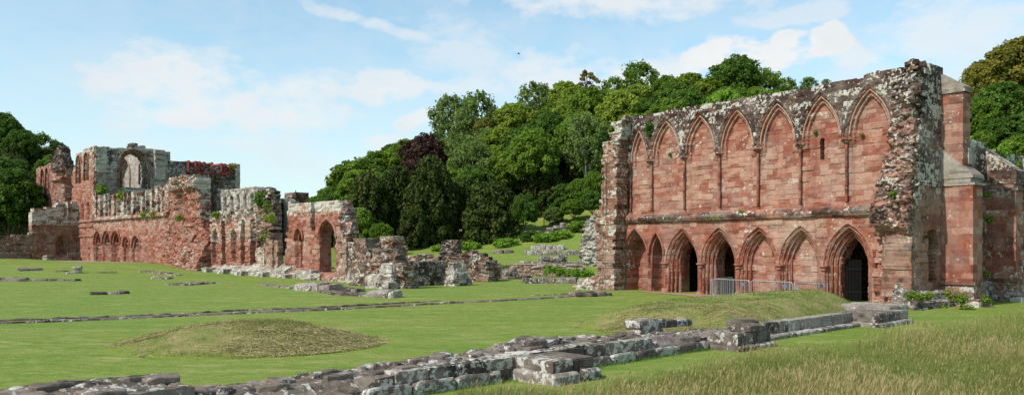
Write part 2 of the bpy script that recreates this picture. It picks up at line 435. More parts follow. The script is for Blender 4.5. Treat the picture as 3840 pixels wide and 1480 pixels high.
M_WOOD = plain('weathered fence wood', (.16, .14, .12), .9, 0, .3, 4)

def lawn_mat():
    m, t, b = newmat('mown lawn', .85); b.inputs['Specular IOR Level'].default_value = .12
    g = t.new('ShaderNodeNewGeometry'); pos = g.outputs['Position']
    def mp(sx, sy, rot):
        n = t.new('ShaderNodeMapping'); n.inputs['Scale'].default_value = (sx, sy, 1); n.inputs['Rotation'].default_value = (0, 0, rot); t.l.new(pos, n.inputs[0]); return n.outputs[0]
    a = t.noise(mp(.10, .75, -.7), 1.0, 6, .62); bb = t.noise(mp(1.1, 2.4, -.15), 1.0, 8, .72); f = t.noise(mp(9, 15, 0), 1.0, 6, .8); big = t.noise(pos, .075, 3, .5)
    c = t.ramp(t.math('ADD', t.math('MULTIPLY', a, .38), t.math('ADD', t.math('MULTIPLY', bb, .42), t.math('MULTIPLY', f, .20))), [(.40, (.105, .180, .015)), (.465, (.170, .238, .026)), (.525, (.235, .268, .046)), (.61, (.32, .295, .092))])
    c = t.mix(t.mapr(f, .35, .65), t.mix(.45, c, (.06, .125, .016)), t.mix(.12, c, (.32, .32, .10)))
    g2 = t.noise(mp(38, 55, .3), 1.0, 3, .7); md = t.noise(mp(2.6, 4.2, .4), 1.0, 5, .7)
    c = t.mix(t.math('MULTIPLY', t.mapr(g2, .42, .60, 1., 0.), .42), c, (.045, .100, .012))
    c = t.mix(t.math('MULTIPLY', t.mapr(md, .50, .62), .34), c, (.30, .285, .10))
    c = t.mix(t.math('MULTIPLY', t.mapr(md, .48, .38), .30), c, (.075, .150, .018))
    c = t.mix(t.math('MULTIPLY', t.mapr(t.noise(mp(.5, 1.1, .25), 1.0, 6, .74), .53, .68), .70), c, (.34, .31, .125))
    c = t.mix(t.math('MULTIPLY', t.mapr(big, .45, .65), .3), c, (.10, .19, .028))
    t.l.new(c, b.inputs['Base Color'])
    bp = t.new('ShaderNodeBump'); bp.inputs['Strength'].default_value = .5; bp.inputs['Distance'].default_value = .05
    t.l.new(t.noise(mp(16, 22, 0), 1.0, 5, .75), bp.inputs['Height']); t.l.new(bp.outputs[0], b.inputs['Normal'])
    return m
M_LAWN = lawn_mat()
def mound_mat():
    m, t, b = newmat('dry mown bank', .95); b.inputs['Specular IOR Level'].default_value = .1
    g = t.new('ShaderNodeNewGeometry'); pos = g.outputs['Position']
    a = t.noise(pos, 1.1, 6, .68); f = t.noise(pos, 9, 6, .8)
    c = t.ramp(t.math('ADD', t.math('MULTIPLY', a, .65), t.math('MULTIPLY', f, .35)), [(.34, (.08, .13, .022)), (.43, (.15, .175, .042)), (.54, (.24, .215, .08)), (.66, (.35, .29, .145))])
    at = t.new('ShaderNodeAttribute', attribute_name='lf').outputs['Fac']; c = t.mix(t.mapr(t.math('ADD', at, t.math('MULTIPLY', t.math('SUBTRACT', a, .5), 1.6)), .1, .75), t.mix(f, (.12, .19, .02), (.22, .26, .05)), c)
    t.l.new(c, b.inputs['Base Color'])
    bp = t.new('ShaderNodeBump'); bp.inputs['Strength'].default_value = .8; bp.inputs['Distance'].default_value = .08
    t.l.new(f, bp.inputs['Height']); t.l.new(bp.outputs[0], b.inputs['Normal'])
    return m
M_MOUND = mound_mat()
def leaf_mat(name, lo, mid, hi, trans=.38):
    m = bpy.data.materials.new(name); m.use_nodes = True; t = NT(m); t.n.remove(t.n['Principled BSDF']); out = t.n['Material Output']
    at = t.new('ShaderNodeAttribute', attribute_name='lf').outputs['Fac']
    oi = t.new('ShaderNodeObjectInfo').outputs['Random']
    c = t.ramp(t.math('ADD', at, t.math('MULTIPLY', t.math('SUBTRACT', oi, .5), .35)), [(0., lo), (.5, mid), (1., hi)])
    d = t.new('ShaderNodeBsdfPrincipled'); d.inputs['Roughness'].default_value = .65; d.inputs['Specular IOR Level'].default_value = .12; t.l.new(c, d.inputs['Base Color'])
    tr = t.new('ShaderNodeBsdfTranslucent'); t.l.new(t.mix(.5, c, hi), tr.inputs['Color'])
    mx = t.new('ShaderNodeMixShader'); mx.inputs[0].default_value = trans; t.l.new(d.outputs[0], mx.inputs[1]); t.l.new(tr.outputs[0], mx.inputs[2]); t.l.new(mx.outputs[0], out.inputs[0])
    return m
L_MID = leaf_mat('mid green leaves', (0.066, 0.124, 0.014), (0.127, 0.212, 0.023), (0.209, 0.301, 0.037))
L_YEL = leaf_mat('yellow green leaves', (0.097, 0.149, 0.015), (0.185, 0.258, 0.028), (0.297, 0.351, 0.050))
L_DRK = leaf_mat('dark yew needles', (.027, .044, .009), (.052, .072, .013), (.092, .104, .022), .15)
L_GRY = leaf_mat('grey green leaves', (0.082, 0.137, 0.031), (0.146, 0.212, 0.048), (0.238, 0.308, 0.084))
L_DEEP = leaf_mat('deep green leaves', (0.039, 0.082, 0.012), (0.077, 0.148, 0.021), (0.137, 0.218, 0.035))
L_PUR = leaf_mat('purple beech leaves', (.030, .016, .012), (.058, .030, .022), (.095, .052, .034), .15)
L_OLV = leaf_mat('olive brown needles', (0.089, 0.091, 0.020), (0.170, 0.156, 0.035), (0.300, 0.239, 0.063))
L_RUST = leaf_mat('russet tinged leaves', (0.089, 0.102, 0.014), (0.176, 0.178, 0.028), (0.298, 0.239, 0.047))
L_BRI = leaf_mat('bright green leaves', (0.099, 0.184, 0.015), (0.172, 0.307, 0.030), (0.262, 0.422, 0.057))
L_CON = leaf_mat('blue green needles', (0.043, 0.074, 0.031), (0.081, 0.120, 0.051), (0.129, 0.175, 0.070), .08)
L_STRAW = leaf_mat('tall seeding grass', (.095, .150, .026), (.215, .205, .060), (.40, .30, .15), .35)
L_HAY = leaf_mat('cut hay', (.18, .18, .055), (.35, .29, .125), (.52, .44, .25), .25)
L_TURF = leaf_mat('short turf blades', (.055, .140, .015), (.110, .215, .028), (.21, .28, .065), .25)

# ------------------------------------------------------------------ sun, sky, camera
SUN_AZ = (-.81, -.585); SUN_EL = math.radians(46)
def light():
    w = bpy.data.worlds.new('World'); SC.world = w; w.use_nodes = True; t = NT(w); bg = t.n['Background']
    sky = t.new('ShaderNodeTexSky'); sky.sky_type = 'NISHITA'; sky.sun_disc = False
    sky.sun_elevation = SUN_EL; sky.sun_rotation = math.atan2(SUN_AZ[0], SUN_AZ[1]); sky.air_density = 1.0; sky.dust_density = .6; sky.ozone_density = 1.3
    tc = t.new('ShaderNodeTexCoord'); d = t.new('ShaderNodeSeparateXYZ'); t.l.new(tc.outputs['Generated'], d.inputs[0])
    az = t.math('ARCTAN2', d.outputs[0], d.outputs[1]); el = t.math('ARCSINE', d.outputs[2])
    cb = t.new('ShaderNodeCombineXYZ'); t.l.new(az, cb.inputs[0]); t.l.new(t.math('MULTIPLY', el, 1.9), cb.inputs[1])
    n1 = t.noise(cb.outputs[0], 9, 6, .6, .3); n2 = t.noise(cb.outputs[0], 30, 4, .6)
    wp = t.new('ShaderNodeTexNoise'); wp.inputs['Scale'].default_value = 7; wp.inputs['Detail'].default_value = 3; t.l.new(cb.outputs[0], wp.inputs['Vector']); ws = t.new('ShaderNodeSeparateColor'); t.l.new(wp.outputs['Color'], ws.inputs[0])
    az = t.math('ADD', az, t.math('MULTIPLY', t.math('SUBTRACT', ws.outputs[0], .5), .10)); el = t.math('ADD', el, t.math('MULTIPLY', t.math('SUBTRACT', ws.outputs[1], .5), .045))
    wn = t.math('ADD', t.math('MULTIPLY', t.math('SUBTRACT', n1, .5), 4.2), t.math('MULTIPLY', t.math('SUBTRACT', n2, .5), 3.2))
    # clouds by their bearing and height in the sky (degrees east of the view's axis, degrees up): bearing, up, half width, half height, tilt, density, edge softness
    def A(px): return math.degrees(math.atan((px-CX)/FPX))
    def Ee(px, py): return math.degrees(math.atan((HY-py)/math.hypot(FPX, px-CX)))
    C = [(2860, 225, 290, 60, .10, 1.05, .6), (3080, 150, 90, 70, 0, 1.1, .5), (2690, 215, 120, 70, .2, 1.05, .5), (2900, 165, 80, 52, 0, 1.05, .5), (3180, 210, 130, 50, -.1, .8, .8), (2480, 275, 360, 75, .05, .9, .9), (2060, 285, 230, 85, 0, .85, 1.0),
         (2300, 15, 480, 60, 0, .9, 1.1), (2960, 40, 190, 40, .1, .65, .8), (3560, 120, 260, 110, 0, .75, 1.0), (3700, 70, 210, 80, 0, .7, 1.0), (3350, 300, 260, 70, 0, .6, 1.2),
         (1480, 100, 420, 26, -.27, .62, 1.0), (1730, 170, 240, 95, -.2, .6, 1.2), (1480, 320, 170, 60, .1, .85, .8), (1560, 445, 70, 32, .25, .9, .6), (1430, 540, 120, 42, .1, .8, .9), (1780, 330, 180, 60, 0, .7, 1.0),
         (640, 300, 260, 110, .15, .95, 1.1), (760, 400, 300, 90, .1, 1., 1.1), (1120, 330, 220, 70, .1, .85, 1.1), (1080, 430, 260, 70, .05, .95, 1.1), (1000, 550, 250, 60, 0, .6, 1.2), (760, 190, 60, 26, .3, .5, 1.0), (860, 200, 40, 14, 0, .4, 1.), (480, 270, 110, 40, .2, .6, 1.), (560, 560, 300, 60, 0, .45, 1.4), (1250, 620, 400, 60, 0, .5, 1.5)]
    tot = None
    for (px, py, hw, hh, tilt, den, soft) in C:
        a0, e0 = math.radians(A(px)), math.radians(Ee(px, py)); ra, re = hw/FPX*.95, hh/FPX
        da = t.math('SUBTRACT', az, a0); de = t.math('SUBTRACT', t.math('SUBTRACT', el, e0), t.math('MULTIPLY', da, tilt))
        q = t.math('ADD', t.math('POWER', t.math('ABSOLUTE', t.math('DIVIDE', da, ra)), 2.), t.math('POWER', t.math('ABSOLUTE', t.math('DIVIDE', de, re)), 2.))
        f = t.mapr(t.math('ADD', t.math('SUBTRACT', 1., q), wn), -soft*.5, soft*.9, 0, den)
        tot = f if tot is None else t.math('MAXIMUM', tot, f)
    hz = t.mapr(el, .01, .30, 1., 0.)
    veil = t.math('MULTIPLY', t.mapr(t.math('ADD', n1, t.math('MULTIPLY', hz, .2)), .42, .72), .3)
    tot = t.math('MAXIMUM', tot, veil)
    shade = t.mapr(t.math('ADD', n1, t.math('MULTIPLY', n2, .4)), .5, .9)
    cc = t.mix(shade, (5.9, 5.95, 5.9), (5.1, 5.4, 5.6))
    base = t.mix(t.math('MULTIPLY_ADD', hz, .45, .18), t.mix(1.0, sky.outputs[0], (1.15, 1.36, 1.24), 'MULTIPLY'), (4.2, 5.2, 5.75))
    t.l.new(t.mix(t.math('MULTIPLY', tot, .94), base, cc), bg.inputs['Color']); bg.inputs['Strength'].default_value = .115; w.cycles.sampling_method = 'NONE'
    s = bpy.data.lights.new('sun', 'SUN'); s.energy = 3.4; s.angle = math.radians(.53); s.color = (1, .955, .88)
    o = bpy.data.objects.new('sun', s); COL.objects.link(o)
    dr = Vector((SUN_AZ[0]*math.cos(SUN_EL), SUN_AZ[1]*math.cos(SUN_EL), math.sin(SUN_EL))); o.rotation_euler = dr.to_track_quat('Z', 'Y').to_euler(); o.location = dr*60
    cam = bpy.data.cameras.new('camera'); cam.sensor_width = 36; cam.lens = 36*FPX/3840; cam.shift_y = (HY-740)/3840; cam.clip_end = 6000; cam.clip_start = .2
    co = bpy.data.objects.new('camera', cam); COL.objects.link(co); co.location = (0, 0, EYE); co.rotation_euler = (PI/2, 0, 0); SC.camera = co
    v = SC.view_settings; v.view_transform = 'Standard'; v.look = 'None'; v.exposure = .45; v.gamma = 1; v.use_curve_mapping = False
    SC.render.engine = 'CYCLES'; SC.cycles.max_bounces = 5; SC.cycles.diffuse_bounces = 2; SC.cycles.transparent_max_bounces = 4; SC.cycles.use_denoising = False
light()

# ------------------------------------------------------------------ ground
def make_ground():
    def prog(a, b, st, far):
        v = list(np.arange(a, b, st)); st2 = st
        while v[-1] < far: st2 *= 1.18; v.append(v[-1]+st2)
        return np.array(v)
    xp = prog(0, 92, 1.1, 3200); xs = np.concatenate([-xp[:0:-1], xp])
    yp = np.concatenate([np.arange(-30, 8, 3), np.arange(8, 60, .6), np.arange(60, 200, 1.2)]); yf = prog(200, 215, 4, 4500); ys = np.concatenate([yp, yf])
    X, Y = np.meshgrid(xs, ys, indexing='ij'); Z = gz(X, Y)
    idx = np.arange(X.size).reshape(X.shape)
    F = np.stack([idx[:-1, :-1], idx[1:, :-1], idx[1:, 1:], idx[:-1, 1:]], -1).reshape(-1, 4)
    o = build('lawn', np.stack([X, Y, Z], -1).reshape(-1, 3), [F], M_LAWN, smooth=True); struct(o, 'structure', 'wide mown green lawn rising to the wooded hill', 'lawn')
make_ground()
def strip(name, pts, mat, lift=.012, seg=.7):
    """a path: quad strip between two ground polylines"""
    V = []; n = 0
    L, R = pts; L = np.array(L, float); R = np.array(R, float)
    def res(P, k):
        d = np.concatenate([[0], np.cumsum(np.hypot(*np.diff(P, axis=0).T))]); q = np.linspace(0, d[-1], k)
        return np.stack([np.interp(q, d, P[:, 0]), np.interp(q, d, P[:, 1])], -1), d[-1]
    k = int(max(res(L, 2)[1], res(R, 2)[1])/seg)+2; a = res(L, k)[0]; b = res(R, k)[0]
    m = 6; T = np.linspace(0, 1, m+1)
    G = a[:, None, :]*(1-T)[None, :, None]+b[:, None, :]*T[None, :, None]
    jig = vnoise(G[..., 0]*1.3, G[..., 1]*1.3, 0, 4)*.22
    G[:, 0, 1] += jig[:, 0]; G[:, -1, 1] += jig[:, -1]
    Z = gz(G[..., 0], G[..., 1])+lift
    idx = np.arange(k*(m+1)).reshape(k, m+1)
    F = np.stack([idx[:-1, :-1], idx[1:, :-1], idx[1:, 1:], idx[:-1, 1:]], -1).reshape(-1, 4)
    o = build(name, np.dstack([G, Z]).reshape(-1, 3), [F], mat); struct(o); return o
# ================================================================== the tall arcaded building (near the camera's right)
def depth_y(px, K, off): return K/(px+off)
FA = Fr(7.14, 52.7, .635, -.7725)
FB = Fr(19.42, 37.78, .7725, .635)
def zone_fac(S, Z):
    """lichen, paleness, dark crust over the arcaded front"""
    up = sstep(9.2, 10.6, Z)
    e = np.full(S.shape, 9.)
    for xc, w, z0, h in UPPER: e = np.minimum(e, arch(S-xc, Z, w, z0, h))
    span = sstep(-.25, .1, e)*sstep(7.6, 8.9, Z)
    lich = .06+.36*span+.16*sstep(2, 0, S)
    dk = np.clip(1.0*span+.30*sstep(9.9, 10.8, Z)*0+.22*sstep(1.8, .3, S), 0, 1)
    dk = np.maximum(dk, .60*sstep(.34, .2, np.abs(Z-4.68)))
    tone = .25+.25*sstep(9.4, 7.0, Z)*sstep(4.8, 5.6, Z)
    tone = np.where((Z < 4.5), .12+.10*sstep(2.6, 4.2, Z)+.42*sstep(9.1, 10.2, S)*sstep(15.2, 14.0, S)+.3*sstep(17.2, 17.5, S), tone)
    tone = np.where((Z < 4.5) & (S < 9.0) & (Z < 3.3), .02, tone)
    lich = np.where((Z < 4.4) & (S < 9), .02, lich); lich = np.maximum(lich, .45*sstep(.9, .2, S))
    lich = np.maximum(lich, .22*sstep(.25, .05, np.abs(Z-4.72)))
    return lich, tone, dk
UPPER = [(1.62, .86, 8.35, 2.35)]+[(3.88+2.6*k, 1.25, 8.55, 2.42) for k in range(6)]
LOWER = [(1.40, 1.13, 1.95, 2.12, 'niche'), (3.16, .60, 2.35, 1.42, 'slot'), (5.24, 1.27, 1.85, 2.15, 'open'), (7.90, 1.27, 1.85, 2.15, 'open'),
         (10.56, 1.27, 1.85, 2.13, 'blind'), (13.13, 1.27, 1.85, 2.13, 'blind'), (15.80, 1.32, 1.85, 2.2, 'open')]
def fac_depth(S, Z):
    D = np.zeros_like(S)
    e = np.full(S.shape, 9.)
    for xc, w, z0, h in UPPER: e = np.minimum(e, arch(S-xc, Z, w, z0, h))
    prof = np.interp(e, [-.44, -.40, -.27, -.24, -.13, -.11, 0, .02, .14, .16], [-.36, -.22, -.22, -.13, -.11, -.02, .07, .07, .05, 0])
    D = np.where((Z > 4.9) & (Z > 8.0), prof, D)
    pan = np.where(e < 0, -.36, -.30)
    D = np.where((Z > 4.9) & (Z <= 8.35), np.minimum(np.interp(Z, [8.0, 8.3], [-.30, -.20]), np.where(e < -.02, prof, -.1)), D)
    D = np.where((Z > 4.9) & (Z < 8.0), -.34, D)
    st = np.interp(Z, [4.42, 4.45, 4.70, 4.74, 4.98], [0, .14, .22, .20, 0])
    D = np.where((Z > 4.42) & (Z < 4.98), np.maximum(D, st), D)
    for xc, w, z0, h, kind in LOWER:
        e = arch(S-xc, Z, w, z0, h)
        if kind in ('open', 'blind'):
            p = np.interp(e, [-.62, -.58, -.46, -.43, -.30, -.27, -.16, -.13, -.02, 0, .10, .12], [-.66, -.60, -.56, -.40, -.36, -.20, -.16, -.05, -.01, .06, .05, 0])
            if kind == 'blind': p = np.where(e < -.6, -.55, p)
        elif kind == 'niche': p = np.interp(e, [-.30, -.27, -.16, -.13, 0, .08, .1], [-1.15, -.32, -.28, -.12, -.02, .05, 0])
        else: p = np.interp(e, [-.24, -.21, -.12, -.1, 0, .07, .09], [-.9, -.3, -.25, -.12, -.02, .05, 0])
        D = np.where((e < .12) & (Z < 4.42), np.where(e < 0, np.minimum(D, p), np.maximum(D, p)), D)
    # slit window, put-log holes, eroded patches
    D = np.where((np.abs(S-14.18) < .09) & (np.abs(Z-8.05) < .55), -1.1, D)
    D = D-.05*np.clip(fbm(S*.8, Z*1.1, 2, 44)-.15, 0, 1)*(D > -.5)*3*(Z < 4.4)
    D = D+.05*fbm(S*2.2, Z*4.5, 2, 45)*(Z > 10.3)
    return D
def fac_holes(S, Z):
    H = np.zeros(S.shape, bool)
    for xc, w, z0, h, kind in LOWER:
        if kind == 'open': H |= (arch(S-xc, Z, w, z0, h) < -.60) & (Z > .0)
    return H
def fac_inside(S, Z):
    top = 11.35+.05*vnoise(S*1.1, 0, 0, 3)+.05*hash1(np.floor(S*1.9), 8)+np.where(S > 16.6, .16, 0)-.35*sstep(.8, -.2, S)
    return (Z < top) & (S > -.4) & (S < 18.5)

bld = empty('abbey_building', (13, 45, 0))
tag(bld, 'tall roofless red sandstone building with seven blind arches above seven lower arches', 'ruined building')
Pb = bld
bld.location = (0, 0, 0)
mas_f = Mas(11, (.19, .36), (.34, .86), .025)
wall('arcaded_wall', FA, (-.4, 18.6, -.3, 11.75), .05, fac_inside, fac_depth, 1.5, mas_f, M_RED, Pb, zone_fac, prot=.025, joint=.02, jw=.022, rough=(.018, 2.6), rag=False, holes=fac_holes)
# mouldings, shafts, capitals
def arch_tubes(name, fr, xc, w, z0, h, specs, mat, parent, zb=None, st=(.5, 0, .3, .3), dk=.2, seed=0, dks=None):
    a = Acc()
    for j, (off, d, r) in enumerate(specs):
        c = max((h*h-w*w)/(2*w), 0.0); R = w+c+off; hh = math.sqrt(max(R*R-c*c, .01))
        P = archpath(xc, w+off, z0, hh, zb, 13)
        tube(a, [fr.pt(s+.012*vnoise(s*9, z*9, j, seed), d+.012*vnoise(s*7, z*7, j, seed+2), z) for s, z in P], r, 7, st, dks[j] if dks else dk, seed=seed+j)
    return a.build(name, mat, parent, True)
for k, (xc, w, z0, h) in enumerate(UPPER):
    arch_tubes('arch_moulding', FA, xc, w, z0, h, [(.05, .035, .052), (-.19, -.10, .042), (-.33, -.25, .04)], M_RED, Pb, None, (.55, 0, .34, .8), .46, 100+k, [.78, .30, .42])
for k, (xc, w, z0, h, kind) in enumerate(LOWER):
    if kind in ('open', 'blind'):
        sp = [(.03, .015, .045), (-.14, -.12, .05), (-.29, -.29, .05), (-.45, -.49, .055)]; zb = .05
    else: sp = [(.02, .05, .06), (-.13, -.14, .06)]; zb = .35
    pale = .45 if kind == 'blind' or k == 6 else .08
    arch_tubes('arch_moulding', FA, xc, w, z0, h, sp[:1], M_RED, Pb, None, (.4, 0, .12, pale), .2, 200+k)
    arch_tubes('jamb_shaft', FA, xc, w, z0, h, sp[1:], M_RED, Pb, zb, (.35, 0, .05, pale), .06, 300+k)
def capital(fr, s, d, z, r, st, dk, name='capital'):
    a = Acc(); tube(a, [fr.pt(s, d, z+q) for q in (0, .05, .06, .18, .20, .28, .29)], r, 10, st, dk, flare=[1.1, 1.15, .95, 1.45, 1.7, 1.7, 1.2], seed=int(s*77+z*13)); return a.build(name, M_RED, Pb, True)
for k in range(8):
    s = 2.58+2.6*(k-1) if k else .78
    if k == 7: continue
    a = Acc(); tube(a, [FA.pt(s, -.22, z) for z in np.arange(4.95, 8.31, .48)], .075, 9, (.45, 0, .15, .3), .48, seed=k)
    tube(a, [FA.pt(s, -.22, z) for z in (4.95, 5.02, 5.1, 5.12)], .1, 9, (.45, 0, .3, .25), .4, flare=[1.7, 1.7, 1.2, 1.], seed=k); a.build('shaft', M_RED, Pb, True)
    capital(FA, s, -.2, 8.22, .09, (.35, 0, .3, .2), .5)
for k in (2, 3, 4, 5, 6):
    s = (LOWER[k][0]+LOWER[k-1][0])/2 if k > 2 else 3.85
    capital(FA, s, -.02, 1.62, .16, (.4, 0, .1, .3 if k > 4 else .1), .15)
    a = Acc(); tube(a, [FA.pt(s, -.02, z) for z in np.arange(0, 1.7, .28)], .115, 9, (.35, 0, .05, .35 if k > 4 else .05), .06, seed=k+40); a.build('shaft', M_RED, Pb, True)
    a = Acc(); tube(a, [FA.pt(s, -.02, z) for z in (-.1, .14, .2, .26, .30)], .14, 9, (.45, 0, .2, .4), .2, flare=[2.0, 1.9, 1.5, 1.55, 1.], seed=k+60); a.build('shaft_base', M_RED, Pb, True)
# dark vaulted room behind the openings
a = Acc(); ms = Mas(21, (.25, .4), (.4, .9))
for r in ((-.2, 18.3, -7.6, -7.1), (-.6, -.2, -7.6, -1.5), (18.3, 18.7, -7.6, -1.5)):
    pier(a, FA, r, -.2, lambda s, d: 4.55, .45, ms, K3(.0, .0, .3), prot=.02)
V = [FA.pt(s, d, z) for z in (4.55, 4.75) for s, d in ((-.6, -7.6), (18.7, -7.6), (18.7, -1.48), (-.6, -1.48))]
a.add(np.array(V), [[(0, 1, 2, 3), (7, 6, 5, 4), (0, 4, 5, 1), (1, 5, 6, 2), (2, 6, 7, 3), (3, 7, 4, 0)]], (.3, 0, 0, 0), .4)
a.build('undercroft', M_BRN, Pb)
# the dark door leaf standing open in the tall doorway
a = Acc()
for k in range(5): bar(a, FA.pt(15.16+.13*k, -1.05-.10*k, .05), FA.pt(15.16+.13*k, -1.05-.10*k, 2.2), .134, .05)
for z in (.5, 1.7): bar(a, FA.pt(15.1, -.98, z), FA.pt(15.75, -1.46, z), .04, .09)
a.build('door', M_BLK, Pb)

# ---- left torn end: stub of the lost side wall
FA1 = FA.off(0, 1.0)
oP = FA1.poly([(2172, 1130), (2168, 1098), (2182, 1076), (2200, 1060), (2214, 1045), (2234, 1020), (2236, 960), (2236, 880), (2235, 810), (2243, 762), (2258, 745), (2257, 600), (2257, 540), (2270, 530), (2280, 505), (2290, 478), (2288, 462), (2300, 452), (2330, 445), (2340, 440), (2334, 470), (2322, 540), (2316, 600), (2312, 740), (2310, 830), (2305, 950), (2300, 1130)])
def zn_stub(S, Z):
    l = .30+.30*sstep(8.6, 10.2, Z)+.25*sstep(2.2, 0, Z)*sstep(.2, -1.5, S)
    return l, .38+0*S, .35*sstep(8.4, 9.8, Z)+.25*sstep(4.8, 3.8, Z)*sstep(3.2, 4.0, Z)
def stub_depth(S, Z):
    r = sstep(8.0, 8.8, Z)+sstep(4.9, 4.2, Z)*sstep(-.35, -.9, S)+sstep(2.6, 1.4, Z)*sstep(-.4, -1.0, S)
    D = .20*fbm(S*2.2, Z*3.2, 0, 8)*np.clip(r+.12, 0, 1)
    D = D-.30*sstep(8.3, 10.5, Z)*hash1(np.floor(Z*3.4), 4)
    D = D+.55*sstep(1.6, .2, Z)*sstep(-.2, -1.6, S)
    for sx in (-1.48, -1.20, -.55, -.30): D = D+.10*(np.abs(S-sx) < .09)*(Z > 5.0)*(Z < 8.3)
    for sx in (-.35, -.6): D = D+.08*(np.abs(S-sx) < .08)*(Z < 3.9)
    return D+.12*np.interp(Z, [4.3, 4.4, 4.7, 4.8], [0, 1, 1, 0])
wall('torn_wall_end', FA1, (oP[:, 0].min()-.1, oP[:, 0].max()+.1, -.3, 11.4), .055, lambda S, Z: inpoly(oP, S, Z) | ((Z < .2) & (S > oP[1, 0]) & (S < oP[-1, 0])), stub_depth, 1.05, Mas(31, (.16, .30), (.25, .65), .04), M_BRN, Pb, zn_stub, prot=.035, joint=.03, rough=(.03, 3))
# ---- right torn end: section through the side wall
FA2 = FA.off(0, .25)
oR = FA2.poly([(3280, 1170), (3278, 1040), (3278, 940), (3296, 900), (3300, 868), (3290, 800), (3300, 735), (3313, 700), (3316, 600), (3330, 545), (3322, 505), (3337, 480), (3338, 350), (3340, 310), (3346, 290), (3352, 262), (3360, 246), (3376, 234), (3400, 226), (3440, 224), (3470, 228), (3505, 227), (3505, 280), (3485, 320), (3480, 400), (3462, 470), (3458, 560), (3450, 640), (3440, 720), (3432, 800), (3428, 880), (3424, 960), (3424, 1170)])
oR[:, 0] = np.where(oR[:, 0] > 18.7, 19.27, oR[:, 0])
def zn_torn(S, Z):
    return .14+.16*sstep(3, 5, Z)+0*S, .50+0*S, .08+.50*sstep(2.8, 4.2, Z)+.22*sstep(8.5, 11, Z)
def torn_depth(S, Z):
    b = np.interp(Z, [0, 2, 3.2, 3.8, 5.2, 7.0, 9, 11.9], [.55, .5, .42, .80, .62, .28, .05, -.35])
    lo = sstep(3.5, 3.1, Z)
    r = .34*fbm(S*1.5, Z*1.5, 0, 61, 4)+.12*fbm(S*5, Z*6, 0, 62)
    r = r*(1-.50*lo)-.35*np.exp(-((S-18.0)/.6)**2-((Z-3.5)/.45)**2)
    b = b-.45*lo*sstep(18.3, 17.6, S)
    e = np.exp(-((S-17.72)/.2)**2-((Z-7.95)/.16)**2)*.5-np.exp(-((S-17.8)/.22)**2-((Z-7.62)/.18)**2)*.35
    return b+r+e
wall('torn_wall_end', FA2, (oR[:, 0].min()-.1, oR[:, 0].max()+.1, -.3, 12.0), .045, lambda S, Z: inpoly(oR, S, Z) | ((Z < .3) & (S > oR[1, 0]) & (S < oR[-1, 0])), torn_depth, 1.3, MasZ(Mas(39, (.28, .42), (.35, .75), .04), Mas(32, (.10, .24), (.14, .42), .09, 3), 3.25), M_RED, Pb, zn_torn, prot=.06, joint=.045, jw=.03, rough=(.05, 4))
# ---- the long side wall
cav = FB.poly([(3467, 868), (3505, 862), (3512, 880), (3519, 925), (3506, 950), (3512, 985), (3500, 1010), (3513, 1052), (3480, 1058), (3457, 1045), (3449, 960)])
def sw_in(S, Z):
    l = np.interp(Z, [0, 4, 6, 9, 11.9], [-.9, -.8, -.4, .1, .8])
    top = np.where(S < 2.9, 11.75, np.where(S < 3.35, 11.2, np.interp(S, [3.3, 3.6, 6, 9, 14, 20], [9.6, 8.6, 8.4, 8.3, 8.15, 8.0])))
    return (S > l) & (Z < top) & (S < 19)
def sw_zone(S, Z):
    far = sstep(3.5, 4.5, S)
    l = .30*sstep(3.8, 5.8, Z)+.18; l = np.where(far > .5, .35+.25*sstep(6, 8, Z), l); l = l*np.where((far < .5) & (Z < 5.5) & (S > .2), .4, 1)
    return l, .25+0.12*(1-far), .25+.48*sstep(4.5, 6.5, Z)+.2*far
def sw_depth(S, Z):
    D = np.zeros_like(S)
    c = inpoly(cav, S, Z); D = np.where(c, -.75+.25*fbm(S*4, Z*5, 0, 5), D)
    D = np.where((Z > 5.78) & (Z < 6.0) & ~c, D+.14, D)
    return D
wall('side_wall', FB, (-1.4, 19, -.3, 11.9), .06, sw_in, sw_depth, 1.4, Mas(33, (.24, .36), (.4, .9), .015), M_BRN, Pb, sw_zone, prot=.012, joint=.018, rough=(.012, 2))
